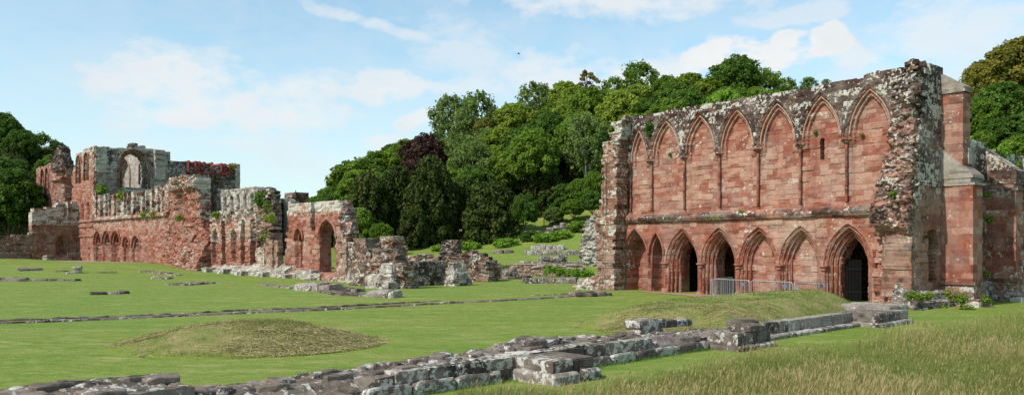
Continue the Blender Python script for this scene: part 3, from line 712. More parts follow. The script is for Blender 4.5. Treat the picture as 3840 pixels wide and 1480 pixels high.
def buttress(s0, top2, caplich):
    b = Acc(); mm = Mas(35+int(s0), (.30, .42), (.5, 1.1), .012)
    zr = lambda S, Z: (.04+.1*sstep(5.2, 6.4, Z), .08+0*S, .06+.15*sstep(4.8, 5.8, Z))
    if s0 > 5: zr = lambda S, Z: (.22+.2*sstep(5.2, 6.6, Z), .2+0*S, .25+.2*sstep(4.8, 5.8, Z))
    pier(b, FB, (s0, s0+1.15, -.1, 1.45), 1.15, lambda s, d: 5.85, .07, mm, zr, prot=.012)
    if top2:
        pier(b, FB, (s0+.0, s0+.85, -.1, 1.0), 6.4, lambda s, d: 10.4, .07, mm, lambda S, Z: (.10+0*S, .18+0*S, .12+0*S), prot=.02)
    o = b.build('buttress', M_RED, Pb)
    w = Acc(); mg = Mas(36, (.4, .6), (.7, 1.3), .01)
    zw = lambda S, Z: (caplich+0*S, (.5 if top2 else .2)+0*S, (.12 if top2 else .6)+0*S)
    pier(w, FB, (s0-.06, s0+1.25, -.1, 1.56), 5.85, lambda s, d: 5.98, .1, mg, zw)
    pier(w, FB, (s0-.02, s0+1.18, -.1, 1.36), 5.98, lambda s, d: 6.2, .1, mg, lambda S, Z: (.1+0*S, .1+0*S, .3+0*S))
    pier(w, FB, (s0-.05, s0+1.22, -.1, 1.48), 6.2, lambda s, d: (6.35 if top2 else 6.9)+(1.48-d)*(.95 if top2 else .8), .09, mg, zw)
    if top2:
        pier(w, FB, (s0+.55, s0+1.2, -.1, 1.05), 6.9, lambda s, d: 7.0+(1.05-d)*1.1+.7, .09, mg, zw)
    w.build('weathering', M_GRY if top2 else M_BRN, Pb)
    if top2: w = Acc(); pier(w, FB, (s0-.07, s0+.92, -.1, 1.1), 10.4, lambda s, d: 10.66+(1.1-d)*.66, .09, mg, zw); w.build('weathering', M_GRY, Pb)
    p = Acc(); zp = lambda S, Z: (.32+.25*sstep(.7, .2, Z), .4+0*S, .3+0*S)
    pier(p, FB, (s0-.07, s0+1.24, -.1, 1.58), 1.02, lambda s, d: 1.18, .08, mg, zp)
    pier(p, FB, (s0-.0, s0+1.16, -.1, 1.5), .3, lambda s, d: 1.02, .08, mm, zp, rough=(.03, 3))
    pier(p, FB, (s0-.22, s0+1.38, -.1, 1.78), -.3, lambda s, d: .34+.0*d, .08, mg, zp, rough=(.04, 3), batter=.12)
    p.build('plinth', M_BRN, Pb)
buttress(2.4, True, .2); buttress(8.0, False, .4); buttress(13.6, False, .4)
p = Acc(); mg = Mas(38, (.22, .3), (.5, 1.0), .02); zp = lambda S, Z: (.36+0*S, .5+0*S, .42+0*S)
pier(p, FB, (-1.55, 2.3, -.6, .72), -.3, lambda s, d: .28+.22*(.72-d), .07, mg, zp, rough=(.05, 2.5), batter=.1)
pier(p, FB, (-1.25, 2.3, -.6, .38), .2, lambda s, d: .62+.5*(.38-d), .07, mg, zp, rough=(.07, 2.5), batter=.15)
pier(p, FB, (3.7, 7.9, -.3, .42), -.3, lambda s, d: .95+.5*(.42-d), .09, mg, zp, rough=(.04, 2.5), batter=.1)
pier(p, FB, (9.4, 13.5, -.3, .42), -.3, lambda s, d: .95+.5*(.42-d), .12, mg, zp, rough=(.04, 2.5), batter=.1)
p.build('plinth', M_LOW, Pb)
# ================================================================== the far range and the church (camera's left)
YL = lambda px: 163350.0/(px+1050)
FL = Fr((352-CX)/FPX*YL(352), YL(352), .7067, -.7075)
FS = Fr(FL.o[0], FL.o[1], .7075, .7067)                      # from the corner back to the right
def q1(x, y): return 100+x/1.9857, 500+y/1.9857              # pixel of a zoomed view -> pixel of the photo
def q2(x, y): return 600+x/1.986, 560+y/1.986
def q3(x, y): return 1000+x/2.364, 700+y/2.364
def q5(x, y): return 1240+x/2.309, 820+y/2.309
def bb(P, m=.3): return (P[:, 0].min()-m, P[:, 0].max()+m, P[:, 1].min()-m, P[:, 1].max()+m)
def under(P, lo=-1.0):
    """closes an outline given from left to right by dropping to below the ground"""
    return np.vstack([[P[0, 0], lo], P, [P[-1, 0], lo]])
def lancet(fr, q, x, w, ytop, ybot, ysp=None):
    """a pointed opening given in a zoomed view -> (centre s, half width, springing z, rise, sill z)"""
    s, zt = fr.at(*q(x, ytop)); sl = fr.s(q(x-w, 0)[0]); sr = fr.s(q(x+w, 0)[0]); zb = fr.at(*q(x, ybot))[1]
    hw = (sr-sl)/2; h = hw*1.45 if ysp is None else max(zt-fr.at(*q(x, ysp))[1], hw*1.02)
    return ((sl+sr)/2, hw, zt-h, h, zb)
def in_l(L, S, Z, off=0.):
    s, hw, z0, h, zb = L
    return (arch(S-s, Z, hw+off, z0, h+off) < 0) & (Z > zb)
def recess(D, L, S, Z, steps, floor=None):
    s, hw, z0, h, zb = L
    e = arch(S-s, Z, hw, z0, h)
    p = np.interp(e, [a for a, b in steps], [b for a, b in steps])
    return np.where((e < 0) & (Z > zb), np.minimum(D, p), D)

church = tag(empty('abbey_church'), 'tall ruined church transept with big pointed window opening, grey upper stone', 'ruined church')
rng_ = tag(empty('abbey_range'), 'long ruined two storey red sandstone range with five dark arches at its foot', 'ruined range')
low_ = K3(.2, .2, .2)
# ---- chapter house front: five arches below, a row of pilasters above
pa = under(np.vstack([FL.poly([q1(490, 452), q1(505, 460), q1(560, 455), q1(640, 452), q1(720, 440), q1(800, 432), q1(880, 420), q1(960, 402), q1(1040, 385), q1(1060, 370)])]))
ARC = [lancet(FL, q1, 530, 30, 729, 1010, 800), lancet(FL, q1, 596, 32, 726, 1010, 800), lancet(FL, q1, 663, 33, 726, 1010, 800), lancet(FL, q1, 742, 25, 768, 1010, 825), lancet(FL, q1, 815, 32, 763, 1010, 825)]
BAY = [(FL.s(q1(a, 0)[0]), FL.s(q1(b, 0)[0])) for a, b in ((516, 527), (548, 572), (586, 603), (612, 626), (651, 668), (675, 700), (724, 742), (752, 776), (797, 815), (820, 843), (862, 880), (888, 915), (935, 950), (975, 990), (1010, 1024))]
def za(S, Z):
    up = sstep(6.4, 7.4, Z)
    return .04+.44*up+.2*sstep(4.4, 6.4, Z)*(1-up)+0*S, .12+.32*up+.42*sstep(4.2, 6.4, Z)*(1-up), .02+.40*up+.12*sstep(5.4, 6.2, Z)
zst, = [FL.at(*q1(760, 622))[1]]
def da(S, Z):
    D = np.zeros_like(S)
    for k, (a, b) in enumerate(BAY):
        top = 10.9 if k % 2 else 11.2
        D = np.where((S > a) & (S < b) & (Z > zst+.35) & (Z < top), -.42 if k % 2 else -.6, D)
    D = np.where(np.abs(Z-zst) < .28, D+.34-.5*np.maximum(Z-zst, 0), D)
    for k, L in enumerate(ARC):
        D = recess(D, L, S, Z, [(-.95, -1.5), (-.8, -1.2), (-.62, -1.1), (-.56, -.75), (-.36, -.68), (-.30, -.38), (-.14, -.32), (-.08, -.1), (0, 0)])
    D = np.where((Z < ARC[0][2]-.05) & (D < -.5), -.5+.09*np.sin(S*13), D)
    D = np.where((Z < ARC[0][2]+.12) & (Z > ARC[0][2]-.12) & (D < -.3), -.3, D)
    return D-.25*np.clip(fbm(S*.5, Z*.6, 0, 71)-.3, 0, 1)*(Z < zst-1.5)
wall('chapter_house_wall', FL, bb(pa), .11, lambda S, Z: inpoly(pa, S, Z), da, 1.8, Mas(41, (.24, .40), (.4, 1.0), .03), M_RED, rng_, za, prot=.05, joint=.03, jw=.03, rough=(.05, 1.6))
for L in ARC:
    arch_tubes('arch_moulding', FL, L[0], L[1], L[2], L[3], [(.08, .06, .1), (-.22, -.2, .1), (-.45, -.55, .1)], M_RED, rng_, None, (.4, 0, .15, .3), .15, int(L[0]*9))
# ---- torn rubble stretch
pb = under(FL.poly([q1(1015, 398), q1(1045, 375), q1(1065, 345), q1(1110, 330), q1(1180, 318), q1(1240, 312), q1(1290, 318), q2(292, 205), q2(293, 300), q2(292, 420), q2(300, 540), q2(345, 600), q2(372, 640), q2(378, 760), q2(375, 890)]), -1.0)
sb0, sb1 = FL.s(620), FL.s(q2(372, 0)[0]); sP = FL.s(q2(290, 0)[0])
def zb_(S, Z):
    t = sstep(9.0, 10.2, Z); pr = sstep(sP-.3, sP+.2, S)*sstep(5.5, 6.5, Z)  # pr: lichen, and the end face's shade put in as dark crust
    return .10+.42*t+.45*pr+.22*sstep(4.5, 1.5, Z)*sstep(sb0+4, sb0+8, S), .10+.2*sstep(5, 1, Z)*sstep(sb0+3, sb0+7, S)+.2*pr, .05+.45*t+.5*pr+.18*sstep(5, 1.5, Z)*sstep(sb0+3, sb0+7, S)
c1, c2, c3 = FL.poly([q2(140, 400), q2(150, 330), q2(270, 668)])
def db(S, Z):
    bulge = sstep(5.5, 0, Z)*1.5*sstep(sb0+2, sb0+7, S)
    r = .34*fbm(S*.9, Z*1.1, 0, 81, 4)+.12*fbm(S*3.5, Z*5, 0, 82)
    D = r*(.6+.5*sstep(sb0+2, sb0+6, S))+bulge
    D = D+.55*sstep(9.4, 9.9, Z)*sstep(sb0+1, sb0+3, S)
    D = D-.9*np.exp(-((S-c1[0])/.9)**4-((Z-c1[1])/2.4)**4)
    D = np.where((np.abs(S-c3[0]) < .5) & (np.abs(Z-c3[1]) < .35), D-.8, D)
    return D
wall('torn_rubble_wall', FL, bb(pb), .11, lambda S, Z: inpoly(pb, S, Z), db, 1.35, Mas(42, (.18, .38), (.25, .75), .08), M_RED, rng_, zb_, prot=.10, joint=.06, jw=.04, rough=(.08, 2.2))
# ---- upper storey with a row of little pointed windows, set back
FLb = FL.off(0, -2.4)
pc = under(FLb.poly([q2(368, 330), q2(380, 305), q2(430, 296), q2(500, 300), q2(580, 298), q2(640, 288), q2(700, 285), q2(740, 290), q2(745, 500)]), 3.0)
W7 = [lancet(FLb, q2, x, 12.5, y, y+128) for x, y in ((386, 352), (435, 346), (483, 344), (532, 339), (581, 334), (632, 328), (681, 322))]
def dc(S, Z):
    D = np.zeros_like(S)
    for L in W7: D = recess(D, L, S, Z, [(-.3, -.8), (-.18, -.7), (-.14, -.25), (0, 0)])
    return D
wall('gallery_wall', FLb, bb(pc), .10, lambda S, Z: inpoly(pc, S, Z), dc, 1.2, Mas(43, (.22, .34), (.3, .7), .03), M_GRY, rng_, lambda S, Z: (.46+0*S, .5+0*S, .25+.25*sstep(8.2, 9.2, Z)), prot=.04, joint=.03, rough=(.05, 2))
# ---- lower wall with two tall lancets between piers
pd = under(FL.poly([q2(368, 500), q2(400, 496), q2(420, 470), q2(455, 458), q2(520, 452), q2(590, 447), q2(640, 447), q2(680, 455), q2(716, 462), q2(722, 560)]), -1.0)
LN = [lancet(FL, q2, 407, 22, 600, 848, 660), lancet(FL, q2, 547, 21, 590, 832, 660)]
SL = [(FL.s(q2(a, 0)[0]), FL.s(q2(b, 0)[0])) for a, b in ((458, 484), (602, 628), (672, 715))]
zf = FL.at(*q2(500, 690))[1]
def zd(S, Z):
    t = sstep(zf-.6, zf+.6, Z)
    return .12+.30*t+.2*sstep(.9, .3, Z), .12+.3*t, .10+.40*t*sstep(5.5, 6.3, Z)+.18*t
def dd(S, Z):
    D = .08*fbm(S*1.2, Z*1.5, 0, 91)
    for L in LN: D = recess(D, L, S, Z, [(-.55, -2.4), (-.42, -2.2), (-.34, -.6), (-.12, -.45), (0, 0)])
    for a, b in SL: D = np.where((S > a) & (S < b) & (Z < 5.7) & (Z > .7), -.75+.1*fbm(S*2, Z*3, 0, 5), D)
    D = np.where(Z < .75, D+.55*sstep(.8, .3, Z), D)
    return D
wall('lancet_wall', FL, bb(pd), .10, lambda S, Z: inpoly(pd, S, Z), dd, 2.8, Mas(44, (.22, .36), (.35, .8), .04), M_RED, rng_, zd, prot=.06, joint=.04, jw=.03, rough=(.05, 2))
# ---- big rubble mass and piers
pe = under(FL.off(0, -.4).poly([q2(712, 330), q2(722, 292), q2(760, 288), q2(790, 294), q2(815, 300), q2(830, 312), q2(838, 345), q2(845, 390), q2(845, 460), q2(846, 560), q2(850, 680), q2(850, 760), q2(850, 880)]), -1.0)
s7, z7 = FL.at(*q2(800, 680)); 
def de(S, Z):
    D = .38*fbm(S*.9, Z*1.2, 0, 95, 4)+.14*fbm(S*3.4, Z*5, 0, 96)+.4*sstep(8.5, 5, Z)
    return np.where(Z < 3.5, D*.4-.2, D)
wall('torn_rubble_wall', FL.off(0, -.4), bb(pe), .10, lambda S, Z: inpoly(pe, S, Z), de, .9, Mas(45, (.14, .30), (.25, .7), .08), M_BRN, rng_, lambda S, Z: (.24+.15*sstep(6.5, 8.5, Z), .35+0*S, .45+.2*sstep(6, 8.5, Z)), prot=.10, joint=.06, jw=.04, rough=(.08, 2.4))
pr = Acc(); mp_ = Mas(46, (.25, .4), (.4, .8), .03)
def px_pier(acc, fr, q, x0, x1, ytop, ybot, d0, d1, zone, **k):
    a = fr.off(0, d1); s0 = a.s(q(x0, 0)[0]); s1 = a.s(q(x1, 0)[0]); zt = a.at(*q((x0+x1)/2, ytop))[1]
    zb = a.at(*q((x0+x1)/2, ybot))[1]-.4
    pier(acc, fr, (s0, s1, d0, d1), zb, lambda s, d: zt, k.pop('res', .11), k.pop('mas', mp_), zone, **k)
zp1 = lambda S, Z: (.5+0*S, .45+0*S, .22+0*S)
zp2 = lambda S, Z: (.2+.2*sstep(3, 4.5, Z), .3+0*S, .15+0*S)
for args in ((712, 775, 735, 875, -.3, .35, zp1), (782, 836, 680, 875, -.3, .5, zp2), (846, 876, 680, 875, -.3, .3, zp2)):
    A_ = Acc(); px_pier(A_, FL, q2, *args, prot=.06, rough=(.06, 2)); A_.build('attached_pier', M_BRN, rng_)
# ---- gable bay with a blind lancet and the great open arch, its far edge torn into steps
pf = under(np.vstack([FL.poly([q3(160, 480), q3(183, 380), q3(185, 205), q3(190, 150), q3(230, 140), q3(300, 135), q3(400, 130), q3(408, 160), q3(416, 150), q3(418, 130), q3(500, 120), q3(560, 112), q3(622, 110), q3(649, 130), q3(655, 165), q3(674, 195), q3(679, 215), q3(688, 260), q3(699, 300), q3(701, 360), q3(710, 420), q3(713, 455), q3(704, 470), q3(690, 480), q3(690, 560), q3(682, 640), q3(677, 860)])]), -1.2)
LB = lancet(FL, q3, 283, 37, 365, 720, 470); GA = lancet(FL, q3, 538, 82, 278, 760, 460)
sg = FL.s(q3(402, 0)[0]); zg = FL.at(*q3(620, 200))[1]
def zfz(S, Z):
    t = sstep(5.7, 6.3, Z); r = sstep(FL.s(q3(620, 0)[0]), FL.s(q3(660, 0)[0]), S)
    return .06+.70*t*(1-r)+.30*r, .12+.3*t+.1*r, .04+.30*t*(1-r)+.62*r
def dfz(S, Z):
    D = .07*fbm(S*1.1, Z*1.6, 0, 101)
    D = recess(D, LB, S, Z, [(-.7, -1.15), (-.55, -.95), (-.4, -.45), (-.2, -.35), (-.1, -.05), (0, 0)])
    D = np.where((np.abs(S-sg-.1) < .28) & (Z > 4.4), D-.55, D)
    r = sstep(FL.s(q3(622, 0)[0]), FL.s(q3(690, 0)[0]), S)
    D = D+r*(.25*fbm(S*1.4, Z*2.2, 0, 103)-.45*hash1(np.floor(Z*3.1), 6)-.3)
    D = np.where(Z < .55, D+.7*sstep(.75, .2, Z), D)
    return D
wall('gable_wall', FL, bb(pf), .085, lambda S, Z: inpoly(pf, S, Z), dfz, 1.25, Mas(47, (.24, .42), (.4, .9), .03), M_RED, rng_, zfz, prot=.06, joint=.03, jw=.03, rough=(.05, 2), holes=lambda S, Z: in_l(GA, S, Z, -.25))
arch_tubes('arch_moulding', FL, LB[0], LB[1], LB[2], LB[3], [(.06, .04, .1), (-.3, -.3, .1)], M_RED, rng_, None, (.4, 0, .1, .2), .1, 5)
arch_tubes('arch_moulding', FL, GA[0], GA[1], GA[2], GA[3], [(-.05, .02, .13)], M_RED, rng_, None, (.45, 0, .1, .25), .12, 6)
for args in ((565, 735, 800, 850, -.2, .85, zp1), (622, 705, 450, 850, -.5, .25, lambda S, Z: (.3+0*S, .3+0*S, .3+0*S))):
    A_ = Acc(); px_pier(A_, FL, q3, *args, prot=.08, rough=(.08, 2), res=.09); A_.build('attached_pier', M_BRN, rng_)
# plinth along the foot, with its projecting base stones
zpl = lambda S, Z: (.46+0*S, .5+0*S, .32+0*S)
for k, (x0, x1) in enumerate(((368, 470), (476, 605), (612, 765), (770, 940))):
    A_ = Acc(); a = FL.off(0, .6); s0 = a.s(q2(x0, 0)[0]); s1 = a.s(q2(x1, 0)[0]); zt = a.at(*q2((x0+x1)/2, 872))[1]
    pier(A_, FL, (s0, s1, -.5, .75), -.8, lambda s, d: zt-.35+.55*(.75-d), .11, mp_, zpl, prot=.05, rough=(.06, 1.5), batter=.05); A_.build('plinth', M_GRY, rng_)
for k, (x0, x1, y0, y1) in enumerate(((180, 250, 770, 825), (255, 395, 740, 815), (400, 470, 770, 840))):
    A_ = Acc(); px_pier(A_, FL, q3, x0, x1, y0, y1, -.4, .8, zpl, prot=.05, rough=(.06, 1.5)); A_.build('plinth', M_GRY, rng_)
for k, (x0, x1, y0, y1, q) in enumerate(((415, 470, 890, 925, q2), (545, 605, 905, 935, q2), (700, 765, 915, 950, q2), (85, 165, 775, 820, q3), (320, 385, 810, 845, q3), (312, 345, 880, 905, q2))):
    A_ = Acc(); px_pier(A_, FL, q, x0, x1, y0, y1, .4, 1.5, lambda S, Z: (.6+0*S, .5+0*S, .3+0*S), prot=.04, rough=(.08, 2)); A_.build('base_stone', M_LOW, rng_)
# the grey wall with a black upright tube in the gap, and the stub behind
FLc = FL.off(0, -2.0)
pg = under(FLc.poly([q2(880, 385), q2(905, 370), q2(945, 380), q2(975, 395), q2(975, 690)]), 2.0)
wall('recessed_grey_wall', FLc, bb(pg), .12, lambda S, Z: inpoly(pg, S, Z), None, 1.0, Mas(48, (.25, .4), (.5, .9), .02), M_GRY, rng_, lambda S, Z: (.5+0*S, .6+0*S, .05+0*S))
A_ = Acc(); sd, zt_ = FLc.at(*q2(920, 395)); tube(A_, [FLc.pt(sd, .15, z) for z in np.linspace(1.0, zt_, 8)], .11, 8); A_.build('upright_tube', M_BLK, rng_)  # black tube drawn for the dark vertical line in the gap
FLd = FL.off(0, -6.0)
A_ = Acc(); px_pier(A_, FLd, q3, 166, 250, 70, 480, -1.4, 0, lambda S, Z: (.2+0*S, .2+0*S, .6+0*S), prot=.06); px_pier(A_, FLd, q3, 158, 258, 52, 68, -1.5, .12, lambda S, Z: (.2+0*S, .2+0*S, .6+0*S)); chs = A_.build('chimney_stub', M_BRN, rng_)
A_ = Acc(); tube(A_, [FLd.pt(FLd.s(q3(214, 0)[0]), -.6, z) for z in (FLd.at(*q3(214, 58))[1], FLd.at(*q3(214, 30))[1])], .05, 6); A_.build('iron_rod', M_BLK, chs)

# ---- church: tall red end wall with two pairs of windows
pt = under(FL.poly([q1(332, 520), q1(338, 400), q1(330, 330), q1(345, 270), q1(362, 240), q1(366, 148), q1(420, 128), q1(425, 120), q1(480, 108), q1(512, 98), q1(514, 300), q1(510, 460), q1(508, 700)]), -1.0)
pt = np.vstack([[FL.s(q1(382, 0)[0]), -1.0], FL.poly([q1(382, 520), q1(360, 505)]), pt[1:]])
pt[:, 0] = np.minimum(pt[:, 0], -.06)
TW = [lancet(FL, q1, 387, 17, 165, 372, 200), lancet(FL, q1, 445, 15.5, 143, 350, 180)]; TL = [lancet(FL, q1, 415, 10, 510, 642), lancet(FL, q1, 457, 9.5, 502, 642)]; TD = lancet(FL, q1, 462, 8.5, 835, 945)
zs1 = [FL.at(*q1(440, y))[1] for y in (655, 690, 766)]; zu = FL.at(*q1(480, 285))[1]
def zt1(S, Z):
    u = sstep(zu-1.5, zu+2.0, Z+1.2*fbm(S*.3, Z*.3, 0, 5)); return .06+.46*u, .10+.22*sstep(9, 13, Z)+.1*u, .03+.42*u
def dt1(S, Z):
    D = np.zeros_like(S)
    for L in TW: D = recess(D, L, S, Z, [(-.8, -1.75), (-.62, -1.6), (-.5, -.6), (-.2, -.45), (-.12, -.1), (0, 0)])
    for L in TL+[TD]: D = recess(D, L, S, Z, [(-.35, -1.2), (-.25, -.3), (0, 0)])
    for z in zs1: D = np.where((np.abs(Z-z) < .16), D+.18, D)
    return D
wall('transept_end_wall', FL, bb(pt), .13, lambda S, Z: inpoly(pt, S, Z), dt1, 1.9, Mas(51, (.26, .40), (.4, 1.0), .02), M_RED, church, zt1, prot=.03, joint=.03, jw=.03, rough=(.03, 1.4))
for L in TW: arch_tubes('window_moulding', FL, L[0], L[1], L[2], L[3], [(.05, .04, .1), (-.3, -.3, .09)], M_RED, church, L[4], (.4, 0, .25, .4), .15, 7)
# grey south face with the great window
psf = under(FS.poly([q1(511, 96), q1(520, 88), q1(580, 92), q1(640, 100), q1(700, 104), q1(768, 108), q1(770, 78), q1(800, 74), q1(840, 78), q1(846, 95), q1(876, 92), q1(878, 112), q1(930, 118), q1(1000, 130), q1(1055, 138), q1(1068, 150), q1(1068, 700)]), -1.0)
GW = lancet(FS, q1, 797, 108, 122, 402, 210)
zsf = FS.at(*q1(540, 285))[1]; zsf2 = FS.at(*q1(1000, 308))[1]
def zsface(S, Z):
    lo = sstep(zsf+.3, zsf-.5, Z)*sstep(4.2, 3.2, S); f = sstep(1.9, 1.6, S)
    return np.clip(.52-.36*lo+.0*S, 0, 1), .2+.35*f*(1-lo)+.3*sstep(7.6, 8.6, S), .66*(1-lo)*(1-.8*f)*(1-.6*sstep(7.6, 8.6, S))+.12
def dsface(S, Z):
    D = np.zeros_like(S); D = np.where(S < 1.8, .22, D)
    D = np.where((np.abs(Z-zsf) < .15) & (S < 2.2), .36, D); D = np.where((np.abs(Z-zsf2) < .14) & (S > 7.2), .16, D)
    return recess(D, GW, S, Z, [(-.6, -.7), (-.5, -.6), (-.4, -.35), (-.2, -.3), (-.1, 0), (0, .05)])
wall('grey_side_face', FS, bb(psf), .13, lambda S, Z: inpoly(psf, S, Z), dsface, 1.8, Mas(52, (.26, .38), (.4, .9), .02), M_GRY, church, zsface, prot=.03, joint=.03, jw=.03, rough=(.03, 1.4), holes=lambda S, Z: in_l(GW, S, Z, -.55))
arch_tubes('window_moulding', FS, GW[0], GW[1], GW[2], GW[3], [(.08, .1, .16), (-.28, -.25, .12), (-.5, -.5, .12)], M_BRN, church, GW[4], (.5, 0, .25, .4), .4, 8)
# the wall seen through the great window, with its own smaller arches
FSb = FL.off(0, -8.5)
pbk = np.vstack([FSb.poly([q1(640, 480), q1(640, 125), q1(960, 125), q1(960, 480)])])
B1 = lancet(FSb, q1, 722, 50, 180, 470, 290); B2 = lancet(FSb, q1, 860, 20, 205, 375, 240); B3 = FSb.poly([q1(770, 300), q1(806, 270), q1(812, 390), q1(735, 395), q1(735, 345)])
wall('inner_wall', FSb, bb(pbk), .16, lambda S, Z: inpoly(pbk, S, Z), lambda S, Z: recess(recess(np.zeros_like(S), B1, S, Z, [(-.6, -1.0), (-.4, -.6), (0, 0)]), B2, S, Z, [(-.3, -.9), (0, 0)]), 1.5, Mas(53, (.26, .4), (.4, .9), .03), M_GRY, church, lambda S, Z: (.4+0*S, .8+0*S, .05+0*S))
for L in (B1, B2): arch_tubes('window_moulding', FSb, L[0], L[1], L[2], L[3], [(.0, .05, .14), (-.3, -.3, .12)], M_BRN, church, L[4], (.6, 0, .25, .6), .1, 9)
# parapet wall going on to the right with the red steel bracing
FS2 = FS.off(0, -.5)
pp = under(FS2.poly([q1(1060, 205), q1(1072, 207), q1(1110, 208), q2(120, 92), q2(180, 95), q2(260, 100), q2(340, 108), q2(420, 118), q2(500, 124), q2(553, 128), q2(558, 330), q2(560, 420)]), 2.0)
W2 = [lancet(FS2, q2, 420, 44, 188, 340, 270), lancet(FS2, q2, 215, 40, 176, 330, 260)]
wall('parapet_wall', FS2, bb(pp), .13, lambda S, Z: inpoly(pp, S, Z), lambda S, Z: recess(recess(np.zeros_like(S), W2[0], S, Z, [(-.9, -1.3), (-.6, -1.1), (-.5, -.5), (0, 0)]), W2[1], S, Z, [(-.9, -1.3), (-.6, -1.1), (-.5, -.5), (0, 0)]), 1.6, Mas(54, (.24, .36), (.35, .8), .03), M_GRY, church, lambda S, Z: (.44+.05*Z*0, .1+0*S, .78+0*S), prot=.04, rough=(.04, 1.5))
for L in W2: arch_tubes('window_moulding', FS2, L[0], L[1], L[2], L[3], [(.05, .1, .16), (-.35, -.2, .12)], M_BRN, church, L[4], (.3, 0, .1, .2), .6, 10)
A_ = Acc(); s0 = FS2.s(q2(556, 0)[0]); s1 = FS2.s(q2(612, 0)[0]); zt_ = FS2.at(*q2(580, 112))[1]
pier(A_, FS2, (s0, s1-.6, -1.6, .5), 4, lambda s, d: zt_+.02, .14, Mas(55, (.3, .45), (.5, 1), .01), lambda S, Z: (.55+0*S, .75+0*S, .05+0*S))
A_.build('buttress', M_GRY, church)
sbx = tag(empty('steel_bracing'), 'row of red steel brackets clamped over the top of the grey church wall', 'steel bracing')
def post(parent, x, yt, yb):
    s, zt = FS2.at(*q2(x, yt)); zb = FS2.at(*q2(x, yb))[1]; A_ = Acc()
    bar(A_, FS2.pt(s, .45, zb-.15), FS2.pt(s, .45, zt), .26, .26); bar(A_, FS2.pt(s+.17, .45, zt-.17), FS2.pt(s-.15, -2.0, zt-.17), .34, .26)
    bar(A_, FS2.pt(s, .45, zb), FS2.pt(s, -.05, zb), .2, .2)
    A_.build('post', M_STEEL, parent)
for x, yt, yb in ((257, 88, 172), (282, 90, 175), (318, 94, 178), (375, 98, 180), (448, 104, 186), (473, 107, 188), (511, 110, 190)): post(sbx, x, yt, yb)
A_ = Acc(); a0 = FS2.at(*q2(248, 174)); a1 = FS2.at(*q2(517, 190)); bar(A_, FS2.pt(a0[0], .62, a0[1]), FS2.pt(a1[0], .62, a1[1]), .18, .18); A_.build('rail', M_STEEL, sbx)
sb2 = tag(empty('steel_bracket'), 'single red steel bracket standing apart from the row on the church wall', 'steel bracket'); post(sb2, 202, 84, 166)
# ---- low aisle block with its round arched doorway
FW = Fr(*FL.xy(FL.s(q1(386, 0)[0]), 0), .7075, .7067)
pw = under(FW.poly([q1(36, 560), q1(60, 555), q1(130, 552), q1(200, 545), q1(250, 520), q1(300, 515), q1(330, 498), q1(360, 505), q1(395, 512)]), -1)
DW = lancet(FW, q1, 272, 58, 748, 1000, 812); zw = [FW.at(*q1(200, y))[1] for y in (655, 683, 745)]
def dw(S, Z):
    D = np.zeros_like(S)
    for z, p in zip(zw, (.12, .2, .12)): D = np.where(np.abs(Z-z) < .14, p, D)
    e = np.where(Z > DW[2], np.hypot(S-DW[0], Z-DW[2])-DW[1], np.abs(S-DW[0])-DW[1])
    p = np.interp(e, [-.9, -.8, -.55, -.5, -.25, -.2, 0, .02, .7, .75], [-1.3, -1.0, -.9, -.6, -.5, -.2, -.1, .12, .1, 0])
    D = np.where(e < .75, p, D)
    sv = FW.s(q1(305, 0)[0]); D = np.where((np.abs(S-sv) < .6) & (Z > zw[0]+.3), D+.25*np.cos((S-sv)*9), D)
    return D
wall('aisle_wall', FW, bb(pw), .12, lambda S, Z: inpoly(pw, S, Z), dw, 1.8, Mas(56, (.24, .38), (.4, .9), .02), M_BRN, church, lambda S, Z: (.08+.58*sstep(zw[1]-.2, zw[1]+.3, Z), .05+.3*sstep(zw[1], zw[1]+.4, Z), .12+.28*sstep(zw[1], zw[1]+.5, Z)), prot=.03, rough=(.03, 1.5))
A_ = Acc(); tube(A_, [FW.pt(DW[0]-(DW[1]+.35)*math.cos(t), .12, DW[2]+(DW[1]+.35)*math.sin(t)) for t in np.linspace(0, PI, 15)], .14, 7, (.5, 0, .2, .3), .3); A_.build('arch_moulding', M_BRN, church, True)
A_ = Acc()
for k in range(3): pier(A_, FW, (DW[0]-2.0, DW[0]+2.0, -.3, .7+.4*k), .2, lambda s, d: 1.85-.22*k, .15, Mas(57, (.2, .3), (.6, 1)), K3(.2, .3, .3), prot=.01)
A_.build('doorstep', M_BRN, church)
# ---- far wing with paired windows and the torn stair tower
YWg = 136.0; FWg = Fr((134-CX)/FPX*YWg, YWg, .7067, -.7075)
pwg = under(FWg.poly([q1(68, 560), q1(70, 265), q1(90, 258), q1(130, 240), q1(178, 222), q1(182, 205), q1(205, 195), q1(215, 150), q1(222, 110), q1(232, 98), q1(252, 100), q1(268, 130), q1(276, 170), q1(290, 200), q1(298, 260), q1(300, 560)]), 4)
WW = [lancet(FWg, q1, 122, 14, 265, 440, 300), lancet(FWg, q1, 154, 12.5, 255, 432, 290)]
st0, st1 = FWg.s(q1(178, 0)[0]), FWg.s(q1(216, 0)[0])
def dwg(S, Z):
    D = np.zeros_like(S)
    for L in WW: D = recess(D, L, S, Z, [(-.6, -1.0), (-.4, -.8), (-.3, -.3), (0, 0)])
    tw = sstep(st0, st0+.8, S)*sstep(15.2, 15.8, Z)
    D = D+tw*(.5*fbm(S*.9, Z*1.4, 0, 15)+.2)
    sh = (S > st1)*(Z < 13.5); D = D+sh*(.3+.22*np.cos((S-st1)*5.2))
    D = np.where((S > st1+.3) & (np.abs(Z-13.6) < .22), .9, D); D = np.where((S > st1+.3) & (np.abs(Z-15.1) < .2), .7, D)
    D = np.where((np.abs(S-FWg.s(q1(272, 0)[0])) < .7) & (np.abs(Z-14.4) < .55), -.5, D)
    return D
